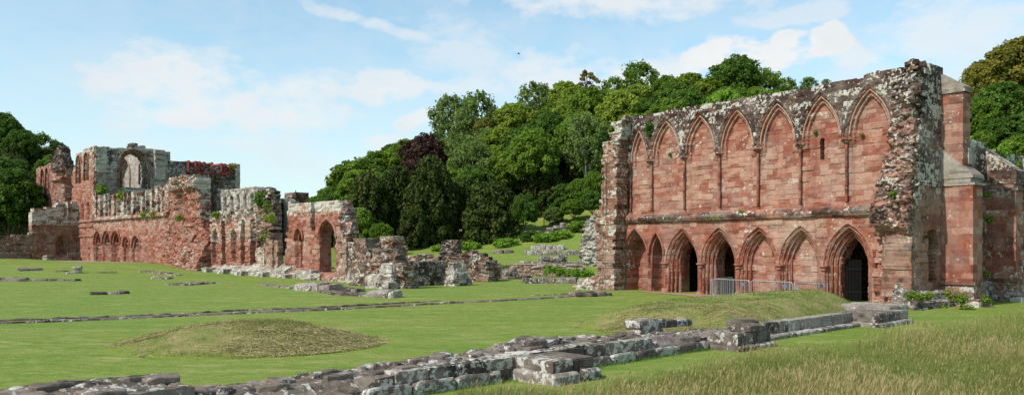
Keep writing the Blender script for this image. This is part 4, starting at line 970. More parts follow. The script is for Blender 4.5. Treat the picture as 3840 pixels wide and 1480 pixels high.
wall('wing_wall', FWg, bb(pwg), .14, lambda S, Z: inpoly(pwg, S, Z), dwg, 1.1, Mas(58, (.24, .40), (.35, .9), .04), M_RED, church, lambda S, Z: (.12+.12*sstep(st0, st1, S), .25+.1*sstep(st1, st1+1, S), .06+.75*sstep(st0, st0+1.0, S)*sstep(14.6, 15.6, Z)+.25*sstep(st1, st1+1, S)), prot=.05, rough=(.05, 1.6))
for L in WW: arch_tubes('window_moulding', FWg, L[0], L[1], L[2], L[3], [(.05, .06, .12)], M_RED, church, L[4], (.45, 0, .3, .5), .1, 12)
# ---- boundary wall running off to the left
pbw = under(FW.off(0, -.1).poly([(-60, 893), q1(0, 748), q1(20, 745), q1(80, 738), q1(150, 735), q1(200, 742)]), -1)
o = wall('boundary_wall', FW.off(0, -.1), bb(pbw), .12, lambda S, Z: inpoly(pbw, S, Z), None, 1.1, Mas(59, (.2, .34), (.35, .8), .03), M_BRN, None, lambda S, Z: (.12+.5*sstep(4.6, 5.0, Z), .08+0*S, .38+0*S), prot=.04, rough=(.05, 1.5))
tag(o, 'dark brown stone boundary wall with grey mossy coping running left from the aisle doorway', 'wall')
# ================================================================== ruins between the two buildings
def gframe(px, py, kind):
    x, y = ground(px, py); return Fr(x, y, *((.7067, -.7075) if kind == 'L' else (.7075, .7067)))
def rwall(name, fr, q, pts, thick, mas, mat, zone, label, cat, res=.08, lo=-1., parent=None, depth=None, **k):
    P = under(fr.poly([q(*p) for p in pts]), lo)
    o = wall(name, fr, bb(P), res, lambda S, Z: inpoly(P, S, Z), depth, thick, mas, mat, parent, zone, **k)
    if label: tag(o, label, cat)
    return o
LM = lambda a, b, c: (lambda S, Z: (a+0*S, b+0*S, c+0*S))
def rub(a): return lambda S, Z: a*fbm(S*1.3, Z*2.0, 0, 33, 4)+a*.4*fbm(S*4, Z*6, 0, 34)
f1 = gframe(1350, 1071, 'L')
rwall('stub_wall', f1, q5, [(150, 215), (170, 190), (235, 175), (265, 165), (298, 175), (312, 210), (322, 250), (342, 285), (348, 400), (350, 560)], 1.2, Mas(61, (.22, .34), (.3, .7), .03), M_BRN, LM(.30, .15, .58), 'brown lichen speckled wall stub between the gable bay and the stepped pier', 'ruined wall', depth=rub(.12), prot=.03)
f2 = gframe(1440, 1080, 'L'); rp = tag(empty('ruined_pier'), 'tall ragged stepped pier with a sloping white lichened plinth, east of the gable bay', 'ruined pier')
rwall('shaft', f2, q5, [(338, 400), (345, 285), (350, 250), (398, 245), (404, 195), (412, 150), (450, 146), (511, 150), (544, 150), (555, 185), (556, 230), (567, 260), (570, 300), (577, 330), (572, 380), (604, 400), (626, 440), (632, 560)], 1.0, Mas(62, (.18, .34), (.3, .75), .05), M_BRN, lambda S, Z: (.26+.15*sstep(1.5, 2.5, S), .35+0*S, .42+.3*sstep(3.5, 4.6, Z)), None, None, .07, parent=rp, depth=rub(.30), prot=.10, joint=.05, rough=(.08, 2.4))
A_ = Acc(); zpw = LM(.44, .5, .44)
px_pier(A_, f2, q5, 310, 525, 486, 590, -1.5, .7, zpw, prot=.05, rough=(.07, 2), batter=.16, res=.07); A_.build('plinth', M_GRY, rp)
A_ = Acc(); px_pier(A_, f2, q5, 395, 500, 548, 600, .6, 1.25, zpw, prot=.05, rough=(.07, 2), res=.07); A_.build('base_stone', M_GRY, rp)
A_ = Acc(); px_pier(A_, f2, q5, 440, 530, 395, 500, -1.15, .45, LM(.42, .5, .35), prot=.09, rough=(.08, 2), batter=.12, res=.07); A_.build('corner_buttress', M_GRY, rp)
f3 = gframe(1575, 1072, 'S')
rwall('shaded_wall', f3, q5, [(640, 385), (660, 376), (720, 380), (800, 384), (880, 380), (940, 374), (985, 378), (1010, 380), (1010, 560)], 1.3, Mas(63, (.2, .34), (.3, .8), .03), M_BRN, lambda S, Z: (.30+.4*sstep(2.6, 3.0, Z), .08+0*S, .55+0*S), 'dark brown wall with a pale coping joining the stepped pier to the white buttress', 'ruined wall', .07, prot=.03)
f4 = gframe(1712, 1070, 'S'); wb = tag(empty('ruined_buttress'), 'squat white lichened buttress with a sloping foot at the end of the dark wall', 'ruined buttress')
A_ = Acc(); px_pier(A_, f4, q5, 1062, 1160, 382, 470, -.45, .3, LM(.46, .5, .38), prot=.09, rough=(.08, 2), batter=.05, res=.07); A_.build('shaft', M_GRY, wb)
A_ = Acc(); px_pier(A_, f4, q5, 1070, 1200, 470, 575, -.3, .7, LM(.46, .5, .45), prot=.09, rough=(.08, 2), batter=.16, res=.07); A_.build('plinth', M_GRY, wb)
f5 = Fr((1560-CX)/FPX*70, 70, .95, .1)
rwall('rubble_wall', f5, q5, [(620, 330), (640, 322), (700, 326), (740, 318), (775, 306), (830, 308), (870, 310), (890, 330), (925, 335), (940, 400)], 1.4, Mas(64, (.14, .28), (.25, .6), .08), M_BRN, LM(.42, .5, .4), 'low loose rubble wall behind the dark wall', 'ruined wall', .08, depth=rub(.25), prot=.10, joint=.06, rough=(.08, 2))
f6 = Fr((1690-CX)/FPX*74, 74, .9, -.25)
rwall('rubble_tower', f6, q5, [(918, 400), (925, 330), (958, 290), (952, 250), (965, 210), (985, 180), (1020, 172), (1060, 172), (1085, 185), (1098, 220), (1098, 255), (1120, 290), (1122, 400)], 1.3, Mas(65, (.14, .26), (.22, .55), .08), M_BRN, LM(.28, .4, .55), 'rounded stump of rubble tower with grass on its top', 'ruined tower', .08, depth=rub(.35), prot=.10, joint=.06, rough=(.08, 2))
f7 = Fr((1740-CX)/FPX*70, 70, .75, -.66)
rwall('ruined_wall', f7, q5, [(1022, 500), (1028, 360), (1040, 325), (1100, 312), (1150, 305), (1180, 300), (1184, 278), (1220, 278), (1222, 300), (1290, 304), (1292, 322), (1335, 322), (1345, 350), (1360, 370), (1370, 540)], 0.8, Mas(66, (.2, .32), (.3, .7), .04), M_BRN, lambda S, Z: (.22+.3*sstep(3.0, 3.6, Z), .25+0*S, .62+0*S), 'brown stepped ruined wall in front of the rubble tower stump', 'ruined wall', .08, depth=rub(.18), prot=.06, joint=.04, rough=(.06, 2))
f8 = gframe(1800, 1051, 'L')
H8 = lancet(f8, q5, 1322, 62, 425, 560, 480)
rwall('cave_like_ruin', f8, q5, [(1238, 540), (1240, 400), (1258, 390), (1300, 375), (1340, 355), (1375, 372), (1405, 400), (1410, 450), (1388, 500), (1385, 540)], 1.0, Mas(67, (.12, .24), (.2, .5), .08), M_BRN, LM(.25, .4, .4), 'rounded rubble ruin with a shallow hollow in its face', 'ruined wall', .07, depth=lambda S, Z: rub(.3)(S, Z)+recess(np.zeros_like(S), H8, S, Z, [(-.6, -1.1), (-.3, -.5), (0, 0)]), prot=.08, joint=.05, rough=(.08, 2))
# pieces behind the tall building, on the terrace
f9 = Fr((2205-CX)/FPX*80, 80, .95, -.3)
rwall('rubble_wall', f9, lambda x, y: (2160+x/2, 696+y/2), [(20, 520), (30, 430), (62, 360), (48, 330), (80, 255), (120, 225), (160, 220), (230, 215), (260, 520)], 1.6, Mas(68, (.12, .24), (.2, .5), .07), M_GRY, LM(.55, .6, .2), 'pale rubble wall fragment behind the torn end of the tall building', 'ruined wall', .08, depth=rub(.3), prot=.10, joint=.05, rough=(.08, 2))

# ------------------------------------------------------------------ low walls and scattered stones
def stone_line(name, pts, width, h, size, label, cat='low wall', seed=0, lich=.4, tone=.35, dk=.45, mat=None, flat=False, group=None, jitter=.3):
    """a low line of laid stones along ground points"""
    r = random.Random(seed); a = Acc(); P = [ground(*p) for p in pts]
    for (x0, y0), (x1, y1) in zip(P[:-1], P[1:]):
        L = math.hypot(x1-x0, y1-y0); ang = math.atan2(y1-y0, x1-x0); rows = max(1, int(width/(size*.75)+.5)); t = 0
        for rw in range(rows):
            t = r.uniform(-.3, 0)*size; o = (rw+.5)/rows*width-width/2
            while t < L:
                l = size*r.uniform(.6, 1.5); l = min(l, L-t+.2)
                if l > size*.25 and r.random() > -1:
                    cx = x0+(x1-x0)*(t+l/2)/L-math.sin(ang)*(o+r.uniform(-.1, .1)*width*jitter); cy = y0+(y1-y0)*(t+l/2)/L+math.cos(ang)*(o+r.uniform(-.1, .1)*width*jitter)
                    hh = (h+(.07 if flat else 0))*r.uniform(.8, 1.15); nl = max(1, int(hh/.34)) if not flat else 1
                    g = float(gz(cx, cy)); sh = hh/nl
                    for q in range(nl):
                        stone(a, (cx+r.uniform(-.03, .03), cy, g-.08*(q == 0)+sh*(q+.5)-.04), (l*1.04, width/rows*1.05, sh*1.05+.08*(q == 0)), ang+r.uniform(-.08, .08), .35, .16, r.randrange(9999), lich*.72, tone, dk, 4, (r.uniform(-.08, .08), r.uniform(-.08, .08)))
                t += l
    o = a.build(name, mat or M_LOW); tag(o, label, cat, group); return o
stone_line('drain_edging', [(-40, 1213), (180, 1206), (420, 1196), (640, 1186), (820, 1178), (1000, 1170), (1180, 1163), (1400, 1152), (1560, 1143), (1700, 1135), (1860, 1128), (2020, 1119), (2180, 1108)], 0.5, .07, .55, 'long low line of dark foundation stones crossing the lawn', seed=1, lich=.32, dk=.55, flat=True)
stone_line('drain_edging', [(-40, 1204), (250, 1194), (520, 1183), (760, 1172), (900, 1164), (1100, 1158), (1300, 1148), (1480, 1138), (1640, 1128)], .28, .06, .5, 'thin broken row of sunken slabs along the upper edge of the long foundation line', seed=2, lich=.2, dk=.7, flat=True)
DL = [ground(*p) for p in ((-60, 1211), (200, 1202), (480, 1190), (760, 1177), (1060, 1164), (1400, 1149), (1700, 1133), (2020, 1117), (2190, 1106))]
strip('path', ([(x, y-.32) for x, y in DL], [(x, y+.42) for x, y in DL]), M_SOIL)
q6 = lambda x, y: (x/2.0125, 950+y/2.0125)
def patch(name, q, pts, w, h, size, label, cat='foundation stones', seed=0, **k):
    return stone_line(name, [q(*p) for p in pts], w, h, size, label, cat, seed, **k)
patch('foundation_stones', q6, [(158, 128), (300, 122)], 2.6, .30, .9, 'brown pile of low foundation stones on the lawn before the boundary wall', seed=3, lich=.3)
patch('foundation_stones', q6, [(430, 136), (500, 133)], .9, .10, .8, 'thin dark strip of sunken stone beside the square white block', seed=4, lich=.3, flat=True)
patch('foundation_stones', q6, [(500, 152), (560, 149)], .9, .10, .8, 'flat pale slab lying at the foot of the square white block', seed=5, lich=.6, flat=True)
patch('white_block', q6, [(562, 147), (604, 147)], 1.1, .75, 1.7, 'square white lichened stone block on the far lawn', 'stone block', seed=6, lich=.85, tone=.7, dk=.1)
patch('boulder', q6, [(350, 48), (382, 48)], 1.0, .8, 1.6, 'round pale boulder on the grass before the arched doorway', 'boulder', seed=7, lich=.6, tone=.6, dk=.15)
patch('foundation_stones', q6, [(750, 146), (875, 146)], .6, .12, .8, 'thin dark strip of stones on the far lawn in front of the five arches', seed=8, lich=.25, flat=True)
patch('foundation_stones', q6, [(1062, 138), (1180, 148), (1345, 166)], .8, .16, .9, 'broken line of flat stones in front of the torn rubble wall', seed=9, lich=.5, flat=True)
patch('foundation_stones', q6, [(1176, 190), (1280, 192)], 1.1, .26, .9, 'short thick row of grey stones in the middle of the lawn', seed=10, lich=.5)
patch('foundation_stones', q6, [(1322, 240), (1420, 234), (1545, 224)], 1.7, .12, .6, 'oval patch of grey broken paving in the lawn', seed=11, lich=.35, flat=True, tone=.5)
patch('foundation_stones', q6, [(-30, 206), (80, 206), (175, 206)], 1.1, .34, .8, 'thick grey end of the foundation wall at the lawn edge', seed=12, lich=.35, tone=.5)
patch('foundation_stones', q6, [(175, 208), (300, 207), (440, 205), (580, 207)], .7, .16, .8, 'thin dark foundation line trailing across the lawn below the boundary wall', seed=13, lich=.25, flat=True)
patch('foundation_stones', q6, [(708, 310), (850, 306)], .65, .26, .75, 'flat brown slab lying alone on the near lawn', seed=14, lich=.45)
patch('foundation_stones', q6, [(852, 306), (928, 302)], .65, .24, .7, 'smaller grey slab at the right end of the lone brown slab', seed=15, lich=.6, tone=.5)
patch('foundation_stones', q3, [(-50, 862), (0, 868), (60, 880), (220, 895), (290, 915)], .8, .10, .8, 'thin sunken line of stones leading to the white kerb blocks', seed=16, lich=.35, flat=True)
patch('kerb_block', q3, [(280, 915), (380, 915)], 1.1, .50, 1.5, 'rounded white kerb block, first of the row before the gable bay', 'stone block', seed=17, lich=.7, tone=.6, dk=.25)
patch('kerb_block', q3, [(380, 918), (615, 932)], 1.2, .55, 1.2, 'long row of jointed white kerb stones on the lawn before the great arch', 'stone block', seed=18, lich=.7, tone=.5, dk=.3)
patch('foundation_stones', q3, [(580, 935), (700, 955), (960, 968)], 1.6, .12, .7, 'dark broken paving running between the two white kerb blocks', seed=19, lich=.2, dk=.6, flat=True)
patch('foundation_stones', q3, [(650, 922), (830, 930)], .7, .32, .7, 'dark brown mossy ledge behind the broken paving', seed=20, lich=.15, dk=.6)
patch('kerb_block', q3, [(962, 975), (1136, 980)], 1.0, .45, 1.2, 'white knobbly kerb block at the right end of the broken paving', 'stone block', seed=21, lich=.75, tone=.6, dk=.2)
# terrace walls behind
patch('terrace_wall', q5, [(1400, 518), (1480, 512), (1560, 520)], 1.2, 1.0, .8, 'brown low rubble wall end beside the ivy', 'low wall', seed=22, lich=.35, tone=.4, dk=.3)
A_ = Acc(); ft = Fr((1862-CX)/FPX*77.6, 77.6, 1, 0.02)
pier(A_, ft, (0, 8.5, -1.1, .0), -.4, lambda s, d: 1.18, .09, Mas(71, (.12, .2), (.3, .7), .04), LM(.35, .45, .15), prot=.05, joint=.04, rough=(.05, 3)); tag(A_.build('terrace_wall', M_BRN), 'brown coursed terrace retaining wall between the ivy and the clipped hedge', 'retaining wall')
patch('low_wall', q5, [(1660, 556), (1850, 555), (2050, 556), (2240, 558)], .9, .5, .9, 'long low brown wall below the clipped hedge', seed=23, lich=.4, dk=.4)
patch('low_wall', q5, [(1560, 520), (1640, 520), (1705, 512)], .8, .3, .8, 'short dark stone line at the foot of the terrace wall', seed=24, lich=.2, dk=.6)
patch('low_wall', q5, [(1815, 398), (1900, 398), (2010, 398)], 1.5, .95, .7, 'squat grey block of walling on the terrace above the hedge', seed=25, lich=.5, tone=.5, dk=.2)
patch('low_wall', q5, [(1650, 382), (1790, 386), (1815, 392)], .9, .2, .9, 'thin line of stones leading to the squat grey block', seed=26, lich=.5, flat=True)
patch('low_wall', q5, [(2020, 396), (2150, 388), (2290, 383)], .9, .25, .9, 'stone line running right from the squat grey block', seed=27, lich=.4, flat=True)
patch('low_wall', q5, [(1685, 308), (1850, 310), (2000, 312), (2170, 308)], 1.0, .55, .6, 'longer lower wall of the two on the upper terrace', seed=28, lich=.55, tone=.55, dk=.15)
patch('low_wall', q5, [(1745, 268), (1880, 270), (2010, 268)], 1.0, .65, .6, 'shorter upper wall of the two on the upper terrace', seed=29, lich=.6, tone=.6, dk=.1)
patch('low_wall', q5, [(1422, 295), (1500, 296), (1568, 292)], 1.1, .45, .6, 'short brown stone heap alone on the middle terrace', seed=30, lich=.4, tone=.4)
patch('rock_outcrop', q5, [(1710, 160), (1790, 135)], 1.5, .7, 1.2, 'reddish rock outcrop low on the grassy slope', 'rocks', seed=31, lich=.3, tone=.5, dk=.2)
patch('rock_outcrop', q5, [(1905, 138), (1960, 115), (2030, 92)], 1.6, .9, 1.2, 'grey rock outcrop higher up the grassy slope', 'rocks', seed=32, lich=.35, tone=.4, dk=.4)
patch('base_stones', q5, [(2105, 672), (2230, 668), (2355, 660)], 1.2, .32, .7, 'dark fallen stones at the left foot of the tall building', 'fallen stones', seed=33, lich=.2, dk=.55)
patch('base_stones', q5, [(1740, 664), (1930, 658), (2100, 652)], .3, .06, .6, 'thin sunken stone edging in the lawn left of the tall building', 'stone edging', seed=34, lich=.2, dk=.6, flat=True)

# ------------------------------------------------------------------ the near foundation wall
U3 = Fr(-1.58, 15.5, .724, .690)                    # front foot line of the wall
def gwall():
    r = random.Random(7)
    root = tag(empty('foundation_wall'), 'long knee high foundation wall of lichen spotted slabs crossing the near lawn', 'foundation wall')
    # core of flat broken top stones
    def top_patch(name, s0, s1, d0, d1, ztop, size, seed, vary=.06, lich=.35, th=.30, tone=.25, gap=.03):
        a = Acc(); rr = random.Random(seed); d = d1
        while d > d0+.05:
            w = min(size*rr.uniform(.55, .95), d-d0); 
            if d-d0-w < size*.3: w = d-d0
            s = s0-rr.random()*size*.5
            while s < s1:
                l = min(size*rr.uniform(.7, 1.7), s1-s+.15)
                x, y = U3.xy(s+l/2, d-w/2); g = float(gz(x, y)); h = ztop(s+l/2, d-w/2)+rr.uniform(-vary, vary)
                if l > .15: stone(a, (x, y, g+h-th/2), (l*(1-gap), w*(1-gap*1.5), th), math.atan2(U3.u[1], U3.u[0])+rr.uniform(-.06, .06), .22, .20, rr.randrange(99999), lich, tone, .5, 6, (rr.uniform(-.05, .05), rr.uniform(-.05, .05)))
                s += l
            d -= w
        return a.build(name, M_LOW, root)
    def course(name, s0, s1, d, w, z0, z1, lens, seed, lich=.5, tone=.55, dk=.3, rnd=.12, slope=0, amp=.08):
        a = Acc(); rr = random.Random(seed); s = s0
        while s < s1-.05:
            l = min(rr.uniform(*lens), s1-s); x, y = U3.xy(s+l/2, d-w/2); g = float(gz(x, y))
            stone(a, (x, y, g+(z0+z1)/2), (l-.012, w, z1-z0), math.atan2(U3.u[1], U3.u[0]), rnd, amp, rr.randrange(99999), lich, tone, dk, 6, (0, slope))
            s += l
        return a.build(name, M_LOW, root)
    def body(name, r, h, seed, zone, res=.035, z0=-.25, ch=(.22, .42), cw=(.4, 1.1), prot=.03, rough=(.05, 1.6), mat=None, batter=0.):
        a = Acc(); m = Mas(seed, ch, cw, .07, 1.1)
        pier(a, U3, r, z0, lambda s, d: gz(*U3.xy(s, d))+h(s, d)+.05*fbm(s*1.7, d*2.4, 0, seed, 3)+.022*fbm(s*6, d*8, 0, seed+4, 2), res, m, zone, prot=prot, joint=.03, jw=.03, rough=rough, batter=batter, capk=.9, capj=.05)
        rr = random.Random(seed); n = int((r[1]-r[0])*(r[3]-r[2])*3.2)
        for k in range(n):
            s_, d_ = rr.uniform(r[0]+.2, r[1]-.2), rr.uniform(r[2]+.12, r[3]-.14); x, y = U3.xy(s_, d_); l = rr.uniform(.22, .75)
            stone(a, (x, y, float(gz(x, y))+float(h(s_, d_))-.02+rr.uniform(-.02, .02)), (l, l*rr.uniform(.5, .8), rr.uniform(.12, .2)), math.atan2(U3.u[1], U3.u[0])+rr.uniform(-.35, .35), .3, .28, rr.randrange(9999), .24, .3, .5, 6, (rr.uniform(-.1, .1), rr.uniform(-.1, .1)))
        return a.build(name, mat or M_LOW, root)
    zt = lambda S, Z: (.36+.22*fbm(S*.35, Z*.4, 0, 9), .28+0*S, .48+0*S)
    zw = lambda S, Z: (.50+.15*fbm(S*.5, Z*.4, 0, 9), .5+0*S, .32+0*S)
    prof = lambda s, d: np.interp(s, [-9, -4.4, -4.3, -1.2, -.2, 2.5, 3.4, 5.2, 7, 9.6], [.38, .40, .38, .39, .43, .46, .50, .50, .42, .36])-.16*sstep(-.45, -.05, d)*(sstep(-1.2, -1.6, s)+sstep(7.0, 7.4, s))
    body('rubble_core', (-10.5, 9.7, -1.42, -.03), prof, 71, zt)
    body('raised_slabs', (2.7, 6.3, -1.5, -.5), lambda s, d: .60+.07*np.sin(s*2.1)-.12*np.abs(s-4.5)/1.8, 72, zw, ch=(.3, .6), cw=(.5, 1.3))
    body('raised_slabs', (-10.5, -4.5, -1.72, -.35), lambda s, d: .60+.06*sstep(-.9, -1.2, d), 73, zt, ch=(.4, .7), cw=(.8, 1.6), prot=.02, rough=(.03, 1.2))
    body('low_ledge', (-10.5, -.95, -.3, .42), lambda s, d: .12-.08*d, 74, zt)
    body('rubble_core', (9.5, 11.6, -1.25, -.02), lambda s, d: .34+0*s, 75, zt)
    course('ashlar_course', -.85, 2.3, .02, .42, .22, .47, (.7, 1.1), 8, .36, .4, .45)
    course('ashlar_course', 3.6, 7.2, .02, .42, .22, .49, (.7, 1.2), 9, .36, .4, .42)
    course('plinth_course', -1.6, 1.75, .18, .45, -.14, .22, (.8, 1.3), 10, .55, .5, .3, .3, -.25)
    course('plinth_course', 3.2, 9.6, .16, .45, -.14, .2, (.7, 1.3), 11, .5, .5, .3, .3, -.25)
    course('rubble_course', 1.7, 2.35, -.02, .4, -.1, .24, (.25, .5), 12, .2, .2, .6, .4, 0, .15)
    # the buttress foot sticking out towards the right
    course('buttress_foot', 2.25, 3.55, 1.15, 1.2, .24, .48, (.62, .68), 13, .42, .45, .35, .1, 0, .04)
    course('buttress_foot', 2.12, 3.68, 1.3, 1.35, -.12, .25, (.6, .9), 15, .5, .5, .35, .3, 0, .06)
    # second foot with the overhanging cap stone
    course('buttress_foot', 9.75, 11.55, .95, 1.15, .14, .47, (.75, 1.0), 16, .30, .5, .35, .1, 0, .04)
    course('buttress_foot', 9.6, 11.7, 1.1, 1.3, -.1, .15, (.8, 1.2), 17, .34, .45, .38, .3, 0, .05)
    a = Acc(); x, y = U3.xy(10.85, .62); g = float(gz(x, y)); stone(a, (x, y, g+.56), (1.15, .72, .22), math.atan2(U3.u[1], U3.u[0])+.1, .5, .14, 44, .25, .2, .5, 6); x, y = U3.xy(11.35, .15); stone(a, (x, y, g+.60), (.9, .8, .26), .9, .5, .14, 45, .2, .2, .55, 6)
    a.build('cap_stone', M_LOW, root)
    a = Acc(); x, y = U3.xy(8.2, -1.3); g = float(gz(x, y))
    for k, (ds, dd, l, w, z, h) in enumerate(((0.1, 0, 1.3, .6, .66, .26), (1.15, -.1, .6, .5, .60, .22), (1.8, -.05, .8, .45, .58, .2), (0.0, .05, 1.1, .5, .36, .4))):
        x, y = U3.xy(8.6+ds, -1.35+dd); stone(a, (x, y, g+z), (l, w, h), math.atan2(U3.u[1], U3.u[0]), .2, .1, 60+k, .3, .35, .45, 6)
    a.build('standing_stone', M_LOW, root)
gwall()
# the same wall further on, retaining the grassy bank
rw = tag(empty('retaining_kerb'), 'straight row of grey squared kerb stones holding the foot of the grassy bank', 'kerb wall')
def kerb():
    a = Acc(); rr = random.Random(3); s = 11.6
    b = Acc(); rot = math.atan2(U3.u[1], U3.u[0])
    while s < 19.5:
        l = rr.uniform(.6, 1.0); x, y = U3.xy(s+l/2, -.25); g = float(gz(x, y))
        stone(a, (x, y, g+.28), (l-.012, .45, .42), rot, .12, .05, rr.randrange(9999), .30, .4, .45, 6)
        x, y = U3.xy(s+l/2, .05); stone(b, (x, y, g+.02), (l*1.1, .5, .22), rot, .35, .08, rr.randrange(9999), .45, .4, .45, 6)
        s += l
    a.build('kerb_course', M_GRY, rw); b.build('footing', M_LOW, rw)
    st = tag(empty('stone_step'), 'low lichened stone platform at the foot of the tall doorway', 'step')
    c = Acc()
    for (s0, s1, d0, d1, z0, z1) in ((19.3, 22.0, -.6, .95, .16, .50), (19.2, 22.1, -.6, 1.12, -.1, .17), (21.4, 23.2, -1.5, .5, .3, .62)):
        s = s0; k = 0
        while s < s1-.1:
            l = min(rr.uniform(.8, 1.1), s1-s); x, y = U3.xy(s+l/2, (d0+d1)/2); g = float(gz(x, y))
            stone(c, (x, y, g+(z0+z1)/2), (l-.01, d1-d0, z1-z0), rot, .1, .05, rr.randrange(9999), .38, .45, .42, 6); s += l
    c.build('slabs', M_GRY, st)
kerb()

# ------------------------------------------------------------------ mounds
def mound(name, cx, cy, ux, uy, a, b, hfun, label):
    n = 130; fr = Fr(cx, cy, ux, uy)
    S, D = np.meshgrid(np.linspace(-a, a, n), np.linspace(-b, b, n), indexing='ij')
    x, y = fr.xy(S, D); h = hfun(S, D)
    Z = gz(x, y)+h+.045*fbm(x*1.6, y*1.6, 0, 9)*np.clip(h*4, 0, 1)+.02*fbm(x*6, y*6, 0, 19)*np.clip(h*4, 0, 1)-.03*(h < .012)
    idx = np.arange(n*n).reshape(n, n); F = np.stack([idx[:-1, :-1], idx[1:, :-1], idx[1:, 1:], idx[:-1, 1:]], -1).reshape(-1, 4)
    keep = (h.ravel()[F] > .004).any(1); F = F[keep]
    us, inv = np.unique(F, return_inverse=True)
    V = np.stack([x, y, Z], -1).reshape(-1, 3)[us]
    o = build(name, V, [inv.reshape(F.shape)[:, ::-1] if fr.n[1]*fr.u[0] < 0 else inv.reshape(F.shape)], M_MOUND, smooth=True, extra={'lf': np.clip(h.ravel()[us]/.22, 0, 1)})
    return struct(o, 'structure', label, 'mound'), fr, hfun
def h1(S, D):
    r = np.hypot(S/3.95, D/3.25); return .70*np.clip(1-r**1.9, 0, 1)**1.35*(1+.10*fbm(S*.5, D*.5, 0, 71))
FBK = Fr(8.6, 30.0, 11.9, 3.6)
BK = [(1.7, 28.9), (3.1, 26.3), (4.5, 24.8), (6.0, 25.5), U3.xy(11.9, -.62), U3.xy(15.5, -.48), U3.xy(19.4, -.48), U3.xy(22.3, -.75), (15.0, 33.6), (13.2, 35.0), (9.5, 35.0), (6.0, 33.2), (3.4, 30.8)]
def h2(S, D):
    x, y = FBK.xy(S, D); P = np.array(BK); d = np.full(np.shape(x), 99.0)
    for (a, b), (c, e) in zip(P, np.roll(P, -1, 0)):
        t = np.clip(((x-a)*(c-a)+(y-b)*(e-b))/((c-a)**2+(e-b)**2), 0, 1); d = np.minimum(d, np.hypot(x-a-(c-a)*t, y-b-(e-b)*t))
    d = np.where(inpoly(P, x, y), d, 0)
    H = np.interp(S, [-6.5, -4.5, -2, 1, 4, 6.5], [.40, .66, .82, .92, 1.08, 1.16])
    q = np.clip(d/2.1, 0, 1)
    return H*np.where(y < 15.5+(x+1.58)*.95+4, 1-(1-q)**1.8, q*q*(3-2*q))*(1+.06*fbm(x*.7, y*.7, 0, 77))
md1 = mound('mound', -7.7, 23.3, 1, .1, 4.8, 3.9, h1, 'oval grassy mound strewn with dry cut grass')
md2 = mound('mound', 8.6, 30.0, 11.9, 3.6, 8.0, 6.4, h2, 'long grassy bank above the kerb stones before the tall building')
# gravel in front of the arches
pA = [FA.xy(s, .15) for s in (2.0, 6, 10, 14, 17.4)]; pB = [FA.xy(s, d) for s, d in ((2.2, .7), (6, 1.5), (9, 2.6), (14, 2.6), (17, 2.0))]
strip('path', (pB, pA), M_REDDIRT)
pA = [FL.xy(s, .0) for s in (-3.4, 2, 8, 14, 19)]; pB = [FL.xy(s, d) for s, d in ((-3.4, 4.5), (2, 4.6), (8, 4.0), (14, 3.0), (20, .4))]
strip('path', (pB, pA), M_GRAVEL)

# ------------------------------------------------------------------ crowd barriers
def barrier(a, b, label, group, blue=True, h=1.08):
    root = tag(empty('crowd_barrier'), label, 'barrier', group)
    ax, ay = a; bx, by = b; L = math.hypot(bx-ax, by-ay); ux, uy = (bx-ax)/L, (by-ay)/L
    P = lambda t, z, o=0: (ax+ux*t-uy*o, ay+uy*t+ux*o, float(gz(ax+ux*t, ay+uy*t))+z)
    A_ = Acc(); rr = .12; path = [P(.04, .12)]
    path = [P(0, .25), P(0, h-rr)]+[P(rr-rr*math.cos(q), h-rr+rr*math.sin(q)) for q in np.linspace(.3, PI/2, 4)]+[P(L-rr+rr*math.sin(q), h-rr+rr*math.cos(q)) for q in np.linspace(0, PI/2-.3, 4)]+[P(L, h-rr), P(L, .25)]
    path += [P(L-.06, .17), P(L-.12, .16), P(.12, .16), P(.05, .18), P(0, .25)]
    tube(A_, path, .022, 7); A_.build('frame', M_ZINC, root)
    A_ = Acc(); n = int(L/.14)
    for k in range(1, n): tube(A_, [P(L*k/n, .17), P(L*k/n, h-.01)], .007, 5)
    o = A_.build('bars', M_ZINC, root)
    for t in (.12, L-.12):
        A_ = Acc(); tube(A_, [P(t, .02, -.32), P(t, .16, -.05), P(t, .16, .05), P(t, .02, .32)], .02, 6); A_.build('foot', M_ZINC, root)
    if blue:
        A_ = Acc(); bar(A_, P(L-.52, h-.22, -.02), P(L-.30, h-.22, -.02), .02, .17); A_.build('tag', M_BLUE, root)
G1 = 'barriers before the tall building'
barrier((11.05, 44.0), (12.75, 45.75), 'galvanised crowd barrier turned inwards towards the second dark opening', G1, False)
barrier((11.12, 43.9), (12.55, 41.95), 'galvanised crowd barrier, first along the front of the blind arches', G1)
barrier((12.62, 41.85), (14.15, 40.0), 'galvanised crowd barrier, middle one of the row behind the bank crest', G1)
barrier((14.22, 39.95), (16.2, 40.75), 'galvanised crowd barrier, last of the row beside the tall doorway', G1)
G2 = 'barriers before the far doorway'
for k, (x0, x1) in enumerate(((305, 328), (330, 348), (350, 372), (372, 400))):
    a = ground(*q1(x0, 944)); b = ground(*q1(x1, 947)); barrier((a[0], a[1]), (a[0]+1.5, a[1]+1.8), 'one of the grey crowd barriers bunched together before the far arched doorway', G2, False)
for k, (x0, x1) in enumerate(((402, 452), (454, 505))):
    a = ground(*q1(x0, 944)); b = ground(*q1(x1, 946)); barrier(a, b, ('grey crowd barrier in line across the foot of the tall red end wall', 'grey crowd barrier nearest the first of the five far arches')[k], G2, False)
